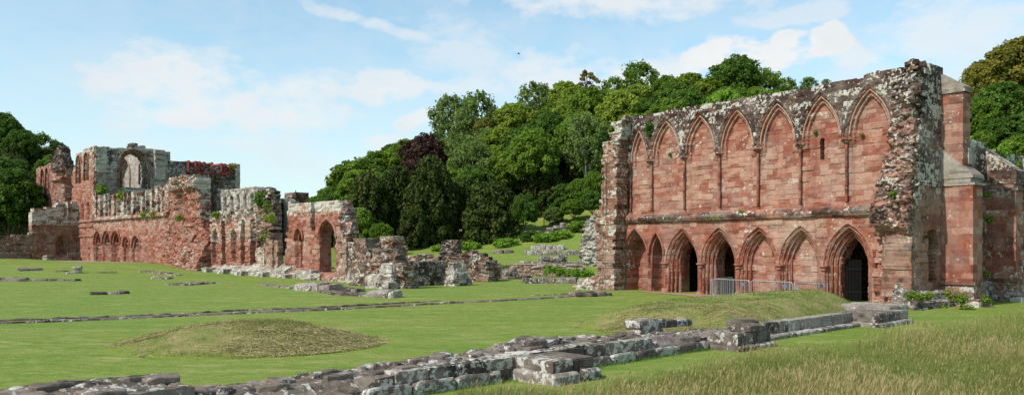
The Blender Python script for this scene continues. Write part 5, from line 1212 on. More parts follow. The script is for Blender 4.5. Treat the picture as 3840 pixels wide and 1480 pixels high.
# ================================================================== trees
def leaf_mesh(C, N, size, asp, lf, rg):
    """leaf faces: centres, normals -> folded quads"""
    n = len(C); r = rg.normal(size=(n, 3)); u = np.cross(N, r); u /= np.linalg.norm(u, axis=1)[:, None]+1e-9; v = np.cross(N, u)
    sz = size*(.6+.8*rg.random(n))[:, None]
    a = C-u*sz*.5*asp; b = C+v*sz*.5+N*sz*.12; c = C+u*sz*.5*asp; d = C-v*sz*.5+N*sz*.12
    V = np.stack([a, b, c, d], 1).reshape(-1, 3)
    return V, np.arange(4*n).reshape(n, 4), np.repeat(lf, 4)
def crown_data(kind, seed):
    rg = np.random.default_rng(seed); cl = []
    # clumps: centre, radius, leaves
    if kind == 'round':
        n = 120; H = 1.0
        for i in range(n):
            t = (i+.5)/n; zz = -.62+1.6*t; a = i*2.399+rg.random()*.7; rr = math.sqrt(max(.02, 1-(min(abs(zz), .97))**2.2)); k = .58+.40*rg.random()
            cl.append((rr*k*math.cos(a), rr*k*math.sin(a), .95*zz*(.80+.2*rg.random()), .13+.12*rg.random(), 125))
        for i in range(12): cl.append((*(rg.normal(size=3)*.26), .30, 40))
        size = .072
    elif kind == 'yew':
        n = 120
        for i in range(n):
            t = (i+.5)/n; zz = -.95+1.9*t; a = i*2.399+rg.random(); rr = math.sqrt(max(0, 1-max(0, (t-.25)/.76)**2.2))*.9*(.72+.36*rg.random())+.04
            cl.append((rr*math.cos(a)*.86, rr*math.sin(a)*.86, zz, .13+.09*rg.random(), 125))
        for i in range(10): cl.append((rg.normal()*.18, rg.normal()*.18, rg.uniform(-.8, .4), .34, 40))
        size = .062
    elif kind == 'airy':
        n = 62
        for i in range(n):
            t = (i+.5)/n; zz = -.7+1.65*t; a = i*2.399+rg.random(); rr = math.sqrt(max(.05, 1-min(abs(zz), .96)**2))*(.45+.55*rg.random())
            cl.append((rr*math.cos(a), rr*math.sin(a), zz, .15+.10*rg.random(), 62))
        size = .078
    elif kind == 'pine':
        for i in range(30):
            t = i/30; zz = -.5+1.45*t; a = i*2.399+rg.random(); rr = (.25+.62*math.sin(min(1, t*1.15)*PI*.9+.2))*(.5+.5*rg.random())
            cl.append((rr*math.cos(a), rr*math.sin(a), zz, .12+.09*rg.random(), 60))
        size = .07
    elif kind == 'conifer':
        for i in range(70):
            t = (i+.5)/70; zz = -1+2*t; a = i*2.399; rr = (1-t)**.85*.62*(.6+.5*rg.random())
            cl.append((rr*math.cos(a), rr*math.sin(a), zz-.10*rr, .07+.06*(1-t), 42))
        size = .06
    elif kind == 'bush':
        for i in range(34):
            t = (i+.5)/34; zz = -.5+1.3*t; a = i*2.399+rg.random(); rr = math.sqrt(max(.05, 1-max(0, zz)**2))*(.55+.42*rg.random())
            cl.append((rr*math.cos(a), rr*math.sin(a), zz*.8, .24+.12*rg.random(), 70))
        size = .13
    Cs, Ns, L = [], [], []
    for (x, y, z, r, m) in cl:
        d = rg.normal(size=(m, 3)); d /= np.linalg.norm(d, axis=1)[:, None]
        if kind == 'conifer' or kind == 'pine': d[:, 2] *= .4
        elif kind != 'yew': d[:, 2] *= .78
        p = np.array([x, y, z])+d*r*((.2+1.15*rg.random((m, 1))) if kind == 'airy' else (.5+.65*rg.random((m, 1))))
        nn = d*.8+rg.normal(size=(m, 3))*.55+np.array([0, 0, .45]); nn /= np.linalg.norm(nn, axis=1)[:, None]
        Cs.append(p); Ns.append(nn); L.append(np.clip(.5+.16*rg.normal()+.14*rg.normal(size=m), 0, 1))
    return np.concatenate(Cs), np.concatenate(Ns), np.concatenate(L), size, cl
def limb(V, F, a, b, r0, r1, rg, n=6, k=4, wob=.06):
    a = np.array(a, float); b = np.array(b, float); base = len(V); L = np.linalg.norm(b-a); t = (b-a)/L
    u = np.cross(t, [.3, .9, .2]); u /= np.linalg.norm(u); v = np.cross(t, u); pts = []
    for i in range(k+1):
        q = i/k; p = a+(b-a)*q+(rg.normal(size=3)*wob*L*math.sin(PI*q)); r = r0*(1-q)+r1*q; pts.append(p)
        for j in range(n):
            V.append(p+(u*math.cos(2*PI*j/n)+v*math.sin(2*PI*j/n))*r)
    for i in range(k):
        for j in range(n): F.append((base+i*n+j, base+i*n+(j+1) % n, base+(i+1)*n+(j+1) % n, base+(i+1)*n+j))
    return pts
_KIND = {}
def tree_proto(kind, seed, mat):
    """crown (unit radius about its centre) and trunk reaching down below it; shared by the copies"""
    key = (kind, seed, mat.name)
    if key in _KIND: return _KIND[key]
    C, N, L, size, cl = crown_data(kind, seed); rg = np.random.default_rng(seed+99)
    V, F, lf = leaf_mesh(C, N, size*1.12, 1.25 if kind not in ('yew', 'conifer') else 1.6, L, rg)
    o = build('crown', V, [F], mat, None, extra={'lf': lf})
    TV, TF = [], []; low = -4.2 if kind not in ('bush',) else -.9
    pts = limb(TV, TF, (0, 0, low), (rg.normal()*.05, rg.normal()*.05, .45 if kind not in ('conifer', 'pine') else .9), .11, .02, rg, 7, 6, .004)
    order = sorted(cl, key=lambda c: rg.random())[:14 if kind in ('airy', 'pine') else 9]
    for c in order:
        i = int(np.clip((c[2]-.4-low)/(.45-low)*6, 1, 5)); limb(TV, TF, pts[i], c[:3], .034, .008, rg, 5, 3, .05)
    tr = build('trunk', np.array(TV), [np.array(TF)], M_PALEBARK if kind == 'airy' else M_BARK, None, smooth=True)
    COL.objects.unlink(o); COL.objects.unlink(tr)
    _KIND[key] = (o, tr); return o, tr
NAMES = {'round': 'broadleaf_tree', 'yew': 'yew_tree', 'airy': 'ash_tree', 'pine': 'pine_tree', 'conifer': 'conifer_tree', 'bush': 'bush'}
def tree(kind, mat, x, y, top, rad, label, group=None, tall=1.0, seed=0, name=None, zc=None):
    """crown top at height `top`, crown radius `rad` metres, standing at x, y"""
    cr, tr = tree_proto(kind, 1+seed % 3, mat); g = float(gz(x, y)); rr = random.Random(int(x*31+y*17)+seed)
    root = empty(name or NAMES[kind], (x, y, top-rad*tall*.98 if kind != 'bush' else g+rad*tall*.3)); root.scale = (rad*rr.uniform(.92, 1.1), rad*rr.uniform(.92, 1.1), rad*tall); root.rotation_euler = (0, 0, rr.uniform(0, 6.28))
    tag(root, label, 'bush' if kind == 'bush' else 'tree', group)
    for s in (cr, tr):
        c = s.copy(); COL.objects.link(c); c.parent = root
    return root
def tpx(kind, mat, px, ptop, wpx, Y, label, tall=1.0, **k):
    """a tree given by the pixel of its crown's top, the crown's width in pixels and its distance"""
    x = (px-CX)/FPX*Y; return tree(kind, mat, x, Y, EYE+(HY-ptop)/FPX*Y, wpx/2/FPX*Y, label, tall=tall, **k)
S_ = 1.4907                                                  # the overview's pixels -> the photo's
def T(kind, mat, x, y, w, Y, label, tall=1.0, **k): return tpx(kind, mat, x*S_, y*S_, w*S_, Y, label, tall, **k)
# --- the wood's skyline and the trees one can single out
T('conifer', L_CON, 849, 424, 62, 172, 'small dark conifer with drooping boughs at the low left end of the wood', 1.9)
T('round', L_MID, 832, 470, 70, 165, 'rounded green tree under the drooping conifer', .95)
T('round', L_MID, 800, 492, 50, 175, 'tiny round tree, farthest of the wood, beside the chimney stub', .8, seed=1)
T('round', L_DEEP, 770, 496, 46, 190, 'distant low tree just peeping over the gable wall', .7, seed=2)
T('round', L_MID, 895, 405, 150, 150, 'broad dense sycamore on the left shoulder of the wood', 1.0)
T('round', L_MID, 960, 378, 120, 158, 'tall dense sycamore right of the broad left one', 1.05, seed=1)
T('round', L_DEEP, 985, 362, 46, 172, 'bluish dark crown showing between two sycamores', .9, seed=2)
T('round', L_MID, 1025, 352, 110, 158, 'dense sycamore on the skyline left of the copper beech', 1.0, seed=2)
T('round', L_PUR, 1066, 342, 108, 138, 'dark purple copper beech', 1.15, name='copper_beech')
T('round', L_PUR, 1040, 402, 74, 134, 'lower purple copper beech at the left foot of the big one', 1.1, seed=1, name='copper_beech')
T('airy', L_GRY, 1135, 245, 110, 164, 'tall open ash with sky showing through, left one of the pair on the skyline', 1.35)
T('airy', L_GRY, 1200, 238, 120, 160, 'tall open ash with sky showing through, right one of the pair on the skyline', 1.35, seed=1)
T('airy', L_GRY, 1165, 290, 110, 157, 'open ash filling in beneath the tall pair', 1.1, seed=2)
T('round', L_RUST, 1222, 296, 62, 153, 'small rusty brown crown beside the tall ash', 1.1, seed=1)
T('round', L_YEL, 1295, 262, 118, 155, 'yellow green lime with layered boughs right of the tall ash', 1.05)
T('round', L_YEL, 1262, 320, 110, 147, 'lower yellow green lime with dark gaps between boughs', .95, seed=1)
T('airy', L_GRY, 1350, 212, 100, 166, 'grey green tree on the skyline right of the lime', 1.2)
T('round', L_YEL, 1425, 206, 110, 165, 'round olive green tree on the skyline before the pine', 1.0, seed=2)
T('pine', L_OLV, 1478, 178, 84, 168, 'brownish olive pine standing above the wood', 1.3)
T('round', L_YEL, 1440, 240, 120, 158, 'yellowish tree under the olive pine', .9, seed=1)
T('airy', L_MID, 1545, 198, 80, 166, 'open green tree just right of the olive pine', 1.15, seed=1)
T('airy', L_MID, 1612, 160, 110, 164, 'tall feathery tree above the left end of the arcaded wall', 1.1, seed=2)
T('round', L_MID, 1675, 192, 90, 158, 'green crown in the dip right of the feathery tree', 1.0)
T('round', L_YEL, 1735, 184, 92, 160, 'yellow green crown mid skyline above the arcaded wall', .9, seed=1)
T('round', L_YEL, 1785, 196, 80, 156, 'smaller yellow green crown left of the tallest dark tree', .9, seed=2)
T('round', L_DEEP, 1850, 147, 128, 158, 'tallest dark green tree on the skyline above the arcaded wall', .98)
T('airy', L_MID, 1915, 178, 110, 160, 'pale feathery tree sloping down right of the tallest dark tree', .9, seed=1)
T('airy', L_MID, 1975, 200, 80, 162, 'low feathery tree behind the middle of the arcaded wall top', .8)
T('airy', L_MID, 2035, 196, 44, 164, 'small sprig of tree poking above the arcaded wall top', .9, seed=2)
T('airy', L_MID, 2078, 200, 22, 164, 'last tiny sprig of tree above the arcaded wall top', .9, seed=1)
# --- dark yews along the foot of the wood
for (x, y, w, Y, ta, lab, sd) in ((925, 440, 120, 124, 1.45, 'tall green yew behind the end of the gable wall', 0), (1000, 425, 120, 128, 1.4, 'dark yew left of the biggest yew', 1), (1085, 405, 150, 122, 1.40, 'biggest darkest yew at the foot of the wood', 2),
        (1165, 455, 80, 126, 1.5, 'narrow yew in the gap right of the biggest yew', 0), (1235, 465, 150, 119, 1.1, 'broad brownish yew on the lawn edge', 1), (1372, 430, 140, 130, .95, 'dark spreading yew on the slope left of the tall building', 2), (1040, 520, 90, 118, 1.1, 'low yew filling the foot of the biggest yew', 1), (1440, 425, 90, 136, 1.0, 'dark yew against the left edge of the tall building', 0)):
    T('yew', L_DRK, x, y, w, Y, lab, ta, seed=sd)
T('round', L_DEEP, 1318, 488, 70, 118, 'bluish green holly between the two broad yews', 1.25, seed=2, name='holly_tree')
T('bush', L_DEEP, 1335, 548, 52, 114, 'low dark bush on the grass at the foot of the holly', .8, name='bush')
T('round', L_MID, 900, 520, 90, 112, 'bright green tree behind the torn edge of the gable wall', 1.3, seed=1)
T('round', L_MID, 958, 560, 60, 110, 'low green tree behind the stub wall', 1.0, seed=2)
T('airy', L_GRY, 1190, 350, 90, 140, 'pale trunked ash standing out on the middle slope', 1.5, seed=1)
T('airy', L_GRY, 1140, 400, 60, 134, 'second pale trunked ash lower on the middle slope', 1.4, seed=2)
for (x, y, w, Y, ta, m, lab, sd) in ((1270, 385, 90, 136, 1.1, L_MID, 'bushy green tree on the middle slope above the broad yew', 0), (1330, 390, 100, 138, 1.1, L_GRY, 'grey green tree on the middle slope above the spreading yew', 1), (1390, 300, 110, 150, 1.1, L_MID, 'mid green tree under the grey skyline tree', 2), (1385, 350, 100, 142, 1.0, L_GRY, 'greyish willow like tree in the middle of the slope', 0),
        (1445, 330, 90, 142, 1.0, L_BRI, 'bright green tree patch left of the tall building', 1), (1490, 360, 80, 132, 1.3, L_DEEP, 'deep green tree touching the left edge of the tall building', 2), (1500, 250, 110, 150, 1.1, L_MID, 'mid green tree above the left end of the tall building', 0), (1495, 430, 60, 122, 1.2, L_MID, 'green tree low beside the torn left end of the tall building', 1), (1570, 230, 100, 150, 1.0, L_MID, 'green tree just over the torn left wall top', 2)):
    T('round', m, x, y, w, Y, lab, ta, seed=sd)
for (x, y, w, Y, m, lab, sd) in ((1462, 520, 70, 116, L_MID, 'rhododendron bush with pinkish flowers on the slope', 0), (1410, 545, 60, 113, L_BRI, 'bright green scrub below the spreading yew', 1), (1372, 570, 60, 112, L_BRI, 'bright green scrub patch lower on the grassy slope', 2), (1500, 505, 50, 106, L_MID, 'green bush close to the torn left end of the tall building', 1), (1180, 590, 60, 112, L_BRI, 'weedy green clump at the foot of the broad yew', 0), (1110, 604, 50, 112, L_BRI, 'weedy green clump at the foot of the biggest yew', 2), (1275, 596, 60, 111, L_BRI, 'weedy clump right of the broad yew', 1)):
    T('bush', m, x, y, w, Y, lab, .6, seed=sd)
for (x, y, w, Y, m, ta, lab, sd) in ((1418, 462, 84, 127, L_DEEP, 1.0, 'deep green tree at the upper edge of the grassy slope', 0), (1462, 448, 76, 126, L_MID, 1.1, 'leafy tree between the grassy slope and the tall building', 1), (1440, 500, 60, 120, L_MID, .8, 'low rounded tree fringing the top of the grassy slope', 2), (1490, 480, 56, 118, L_DEEP, 1.0, 'low dark tree tucked against the torn left wall', 0), (1395, 520, 54, 121, L_GRY, .8, 'greyish low tree above the rail fence', 1)):
    T('round', m, x, y, w, Y, lab, ta, seed=sd)
# --- the rest of the hanging wood
def fill():
    r = random.Random(12); pts = []
    for _ in range(3000):
        if len(pts) >= 120: break
        y = r.uniform(124, 186); x = r.uniform(-48, 62)
        if y < 128+.25*max(0, -x-10): continue
        g = float(gz(x, y))
        if g < 2.0: continue
        if any((x-a)**2+(y-b)**2 < 5.6**2 for a, b in pts): continue
        # keep below the skyline seen in the photo
        sky = np.interp(CX+FPX*x/y, [1150, 1190, 1300, 1400, 1500, 1620, 1700, 1860, 1960, 2060, 2200, 2300, 2480, 2700, 3100], [760, 730, 660, 585, 540, 500, 470, 420, 350, 330, 315, 310, 290, 300, 330])
        top = g+r.uniform(10, 14); pt = HY-FPX*(top-EYE)/y
        if pt < sky+12: top = EYE+(HY-sky-12-r.uniform(0, 30))/FPX*y
        if top-g < 4.5: continue
        pts.append((x, y)); rad = min(r.uniform(3.4, 4.9), (top-g)*.5)
        k = r.random()
        kind, m, lab = (('round', L_MID, 'mid green broadleaf tree within the close canopy of the hanging wood') if k < .36 else ('round', L_YEL, 'yellow green broadleaf tree within the close canopy of the hanging wood') if k < .56 else ('round', L_DEEP, 'deep green broadleaf tree within the close canopy of the hanging wood') if k < .74 else ('airy', L_GRY, 'grey green open tree within the close canopy of the hanging wood') if k < .9 else ('round', L_BRI, 'bright green broadleaf tree within the close canopy of the hanging wood'))
        tree(kind, m, x, y, top, rad, lab, 'trees filling the hanging wood', r.uniform(.95, 1.25), seed=r.randrange(3))
fill()
# --- dark wood on the left behind the church
def leftwood():
    r = random.Random(5)
    sp = ((5, 285, 90, 165, 'highest dark tree of the wood at the photo edge behind the church'), (55, 325, 80, 160, 'dark tree stepping down behind the highest one in the left wood'), (105, 338, 84, 168, 'lighter open tree on the skyline left of the torn stair tower'), (150, 360, 40, 172, 'small tree showing over the torn stair tower'))
    for k, (x, y, w, Y, lab) in enumerate(sp): T('airy' if k == 2 else 'round', L_DEEP, x, y, w, Y, lab, 1.1, seed=k)
    pts = []
    for _ in range(900):
        y = r.uniform(128, 168); px = r.uniform(-160, 330); x = (px-CX)/FPX*y
        if any((x-a)**2+(y-b)**2 < 5.2**2 for a, b in pts): continue
        sky = np.interp(px, [-200, 0, 90, 160, 260, 340], [400, 440, 510, 530, 580, 700]); g = float(gz(x, y)); top = min(g+r.uniform(9, 14), EYE+(HY-sky-20)/FPX*y)
        if top-g < 4 or (px > 110 and y < 150): continue
        pts.append((x, y)); tree('round' if r.random() < .8 else 'yew', L_DEEP if r.random() < .75 else L_DRK, x, y, top, r.uniform(3.6, 5), 'dark green tree massed on the shaded slope behind the church and boundary wall', 'trees of the shaded left wood', 1.15, seed=r.randrange(3))
leftwood()
# --- trees behind the right end of the tall building
for k, (x, y, w, Y, m, ta, lab) in enumerate(((2560, 100, 170, 76, L_RUST, 1.0, 'russet tinged beech at the top right corner above the side wall'), (2480, 150, 110, 80, L_RUST, 1.1, 'russet tipped tree edge beside the top of the buttress'), (2520, 210, 150, 72, L_DEEP, 1.0, 'dark green beech below the russet one'), (2470, 250, 90, 70, L_MID, 1.2, 'green tree right beside the tall buttress'), (2590, 280, 150, 66, L_DEEP, .9, 'lowest deep green tree over the side wall top'), (2510, 300, 90, 68, L_DEEP, .9, 'small deep green tree between buttress and side wall'), (2470, 330, 60, 66, L_MID, 1., 'green sapling behind the side wall coping'), (2640, 180, 160, 74, L_DEEP, 1.0, 'dark tree running out of the right edge'), (2570, 340, 90, 64, L_MID, .8, 'small green tree low behind the far end of the side wall'))):
    T('round', m, x, y, w, Y, lab, ta, seed=k)

# ------------------------------------------------------------------ plants on and by the walls, hedge, ivy
def clump(name, P, rad, n, size, mat, label, cat='plant', seed=0, flat=1.0, group=None):
    """leafy growth: P list of centres"""
    rg = np.random.default_rng(seed+5); Cs, Ns, L = [], [], []
    for p in P:
        d = rg.normal(size=(n, 3)); d /= np.linalg.norm(d, axis=1)[:, None]
        Cs.append(np.array(p)+d*np.array([rad, rad, rad*flat])*(.4+.65*rg.random((n, 1)))); nn = d+rg.normal(size=(n, 3))*.6+np.array([0, 0, .3]); Ns.append(nn/np.linalg.norm(nn, axis=1)[:, None]); L.append(np.clip(.5+.2*rg.normal()+.15*rg.normal(size=n), 0, 1))
    V, F, lf = leaf_mesh(np.concatenate(Cs), np.concatenate(Ns), size, 1.3, np.concatenate(L), rg)
    o = build(name, V, [F], mat, None, extra={'lf': lf}); tag(o, label, cat, group); return o
def on(fr, px, py, d=0.0):
    s, z = fr.off(0, d).at(px, py); return tuple(fr.pt(s, d, z))
def hedge(name, a, b, w, h0, h1, mat, label, seed):
    P = []; n = int(math.hypot(b[0]-a[0], b[1]-a[1])/.28)
    rg = np.random.default_rng(seed)
    for k in range(n+1):
        t = k/n; x, y = a[0]+(b[0]-a[0])*t, a[1]+(b[1]-a[1])*t; h = h0+(h1-h0)*t; g = float(gz(x, y))
        for q in range(5): P.append((x+rg.uniform(-.1, .1), y+rg.uniform(-w/2, w/2), g+h*(.1+.85*rg.random())))
    return clump(name, P, .24, 26, .13, mat, label, 'hedge', seed)
hedge('hedge', ((2046-CX)/FPX*76.6, 76.6), ((2222-CX)/FPX*76.6, 76.6), 1.1, 1.15, .55, L_BRI, 'clipped bright green hedge sloping down to the right on the lower terrace', 1)
hi = ((1866-CX)/FPX*77.3, 77.3)
clump('ivy', [(hi[0]+dx, 77.2+.3*abs(dx)*.2, .35+.75*z) for dx in np.linspace(-.9, .9, 7) for z in (.1, .5, .9)], .3, 34, .14, L_BRI, 'ivy bush over the left end of the terrace retaining wall', 'ivy', 2)
clump('shrub', [on(FA, 2160+x/2, 200+y/2, .15) for x, y in ((545, 520), (540, 560), (548, 600), (555, 540), (535, 580))], .22, 60, .11, L_DEEP, 'dark shrub rooted between the first two upper arches of the tall building', 'shrub', 3)
for k, (x, y) in enumerate(((1670, 200), (1240, 195), (1010, 245), (630, 235), (700, 235), (325, 205))):
    clump('wall_plant', [on(FA, 2160+x/2+q*4, 696+y/2, .12) for q in (-1, 0, 1)], .11, 26, .075, L_YEL, ('yellowish tuft on the ledge above the blind arches of the tall building', 'tuft on the ledge above the fourth lower arch', 'tuft on the ledge right of the third lower arch', 'long tuft on the ledge above the narrow lower arch', 'tuft on the ledge left of the third lower arch', 'yellow flowered tuft on the torn left end of the tall building')[k], 'wall plant', 10+k)
for k, (x, y) in enumerate(((702, 755), (1795, 590), (2145, 610))):
    clump('wall_plant', [on(FA, 2160+x/2, 200+y/2, -.25), on(FA, 2160+x/2+1, 200+y/2+(5 if k == 1 else 3), -.25)], .10, 26, .07, L_MID if k != 2 else L_YEL, ('green tuft in the second tall arch of the upper wall', 'ivy trailing from the slit window', 'straw coloured tuft high in the last tall arch')[k], 'wall plant', 20+k)
for k, (x, y, r, lab) in enumerate(((835, 800, .34, 'bush growing at the foot of the first big buttress'), (930, 820, .26, 'leafy bush on the plinth right of the first buttress bush'), (960, 900, .30, 'green bush at the ground under the first big buttress'), (780, 905, .26, 'ground bush at the corner of plinth and buttress'), (1105, 830, .22, 'bush at the outer foot of the first big buttress'), (550, 800, .22, 'straggly plant on the torn corner plinth'), (615, 815, .16, 'small plant on the plinth left of the buttress'), (685, 800, .16, 'small yellowish plant on the plinth by the buttress'), (1120, 235, .24, 'green plant in the angle of the second buttress'), (1108, 640, .14, 'small plant low in the angle of the second buttress'), (1110, 55, .14, 'small plant high in the angle of the second buttress'), (425, 45, .18, 'yellow green tuft on the torn right end of the tall building'))):
    dd = .5 if k in (5, 6, 7) else (1.6 if k < 5 and k != 3 else .3); d0 = FB.off(0, dd)
    if k == 11: p = on(FA2, 3140+x/1.9857, 700+y/1.9857, .7)
    elif k in (8, 9, 10): p = on(FB, 3140+x/1.9857, 700+y/1.9857, .9)
    else: p = on(FB, 3140+x/1.9857, 700+y/1.9857, {0: .55, 1: 1.75, 2: 1.9, 3: .8, 4: 1.9}.get(k, .6))
    clump('bush' if r > .2 else 'wall_plant', [p, (p[0]+r*.5, p[1], p[2]-r*.3), (p[0]-r*.4, p[1], p[2]-r*.5)], r, 60, .085, L_MID if k % 3 else L_YEL, lab, 'plant', 30+k)
clump('bush', [on(FB, 3140+x/1.9857, 200+y/1.9857, .2) for x, y in ((1235, 720), (1260, 750), (1240, 690))], .3, 60, .11, L_BRI, 'bright fern like bush on the coping of the side wall', 'plant', 50)
clump('wall_plant', [on(FB, 3140+1345/1.9857, 200+825/1.9857, .2)], .28, 60, .1, L_BRI, 'green plant on the far end of the side wall', 'plant', 51)
clump('bush', [on(FS, *q1(x, y), .5) for x, y in ((555, 440), (565, 420), (545, 410))], .8, 60, .3, L_MID, 'bush growing at the foot of the grey church face', 'plant', 52)
clump('bush', [on(FL, *q1(x, y), .1) for x, y in ((700, 450), (705, 465))], .6, 50, .26, L_YEL, 'tuft on the wall top below the great window', 'plant', 53)
clump('bush', [on(FL, *q2(x, y), .6) for x, y in ((742, 350), (748, 375), (738, 390))], .7, 60, .26, L_DEEP, 'dark ivy patch on the tall rubble mass beside the gallery windows', 'ivy', 54)
for k, (x, y) in enumerate(((800, 420), (830, 505), (800, 505), (775, 645))): clump('wall_plant', [on(FL, *q2(x, y), .7)], .55, 40, .22, L_YEL, ('tuft high on the tall rubble mass', 'right hand tuft halfway up the tall rubble mass', 'left hand tuft halfway up the tall rubble mass', 'lowest tuft on the tall rubble mass')[k], 'plant', 60+k)
clump('wall_plant', [on(FS2, *q2(x, 130), .1) for x in (538, 542)], .7, 40, .28, L_YEL, 'grassy tuft on the parapet beside the pale end buttress', 'plant', 70)
for k, (x, y) in enumerate(((410, 485), (870, 600), (940, 600), (145, 510))): clump('wall_plant', [on(FL, *(q2 if k in (0, 3) else q1)(x+q, y), .35) for q in (-8, 0, 8)], .4, 40, .2, L_YEL, ('tuft on the lower wall top before the gallery windows', 'grassy growth on the ledge of the pilaster row', 'grassy growth at the right end of the pilaster ledge', 'weed in the dark slot of the torn rubble wall')[k], 'plant', 80+k)
# ================================================================== grass
def blades(name, X, Y, Z, H, W, lean, az, c0, c1, mat, label, rg, head=False):
    """bent grass blades: 5 points each"""
    n = len(X); dx, dy = np.cos(az), np.sin(az); px, py = -dy, dx
    def row(t, w):
        o = lean*t*t*H; z = Z+H*t*(1-.25*lean*t); cx, cy = X+dx*o, Y+dy*o
        return np.stack([cx-px*w, cy-py*w, z], -1), np.stack([cx+px*w, cy+py*w, z], -1)
    a0, b0 = row(0, W*.5); a1, b1 = row(.55, W*.42); tip = row(1.0, W*0)[0]
    V = np.stack([a0, b0, b1, a1, tip], 1); C = np.stack([c0, c0, (c0+c1)/2, (c0+c1)/2, c1], 1)
    base = np.arange(n)[:, None]*5
    F4 = base+np.array([[0, 1, 2, 3]]); F3 = base+np.array([[3, 2, 4]])
    Vs = [V.reshape(-1, 3)]; Cs = [C.ravel()]; Fs = [F4, F3]
    if head:                                             # seed heads on some stems
        k = np.nonzero(rg.random(n) < .3)[0]; m = len(k); off = n*5
        t0, t1 = .80, 1.12; hw = (W*1.5)[k]
        def pt(t):
            o = (lean*t*t*H)[k]; return np.stack([X[k]+dx[k]*o, Y[k]+dy[k]*o, (Z+H*t*(1-.25*lean*t))[k]], -1)
        lo, mi, hi = pt(t0), pt(.95), pt(t1); sd = np.stack([px[k], py[k], np.zeros(m)], -1)*hw[:, None]
        Vs.append(np.stack([lo, mi+sd, hi, mi-sd], 1).reshape(-1, 3)); Cs.append(np.repeat(np.clip(c1[k]+.25, 0, 1), 4)); Fs.append(off+np.arange(4*m).reshape(m, 4))
    o = build(name, np.concatenate(Vs), Fs, mat, None, extra={'lf': np.concatenate(Cs)})
    return struct(o, 'stuff', label, 'grass')
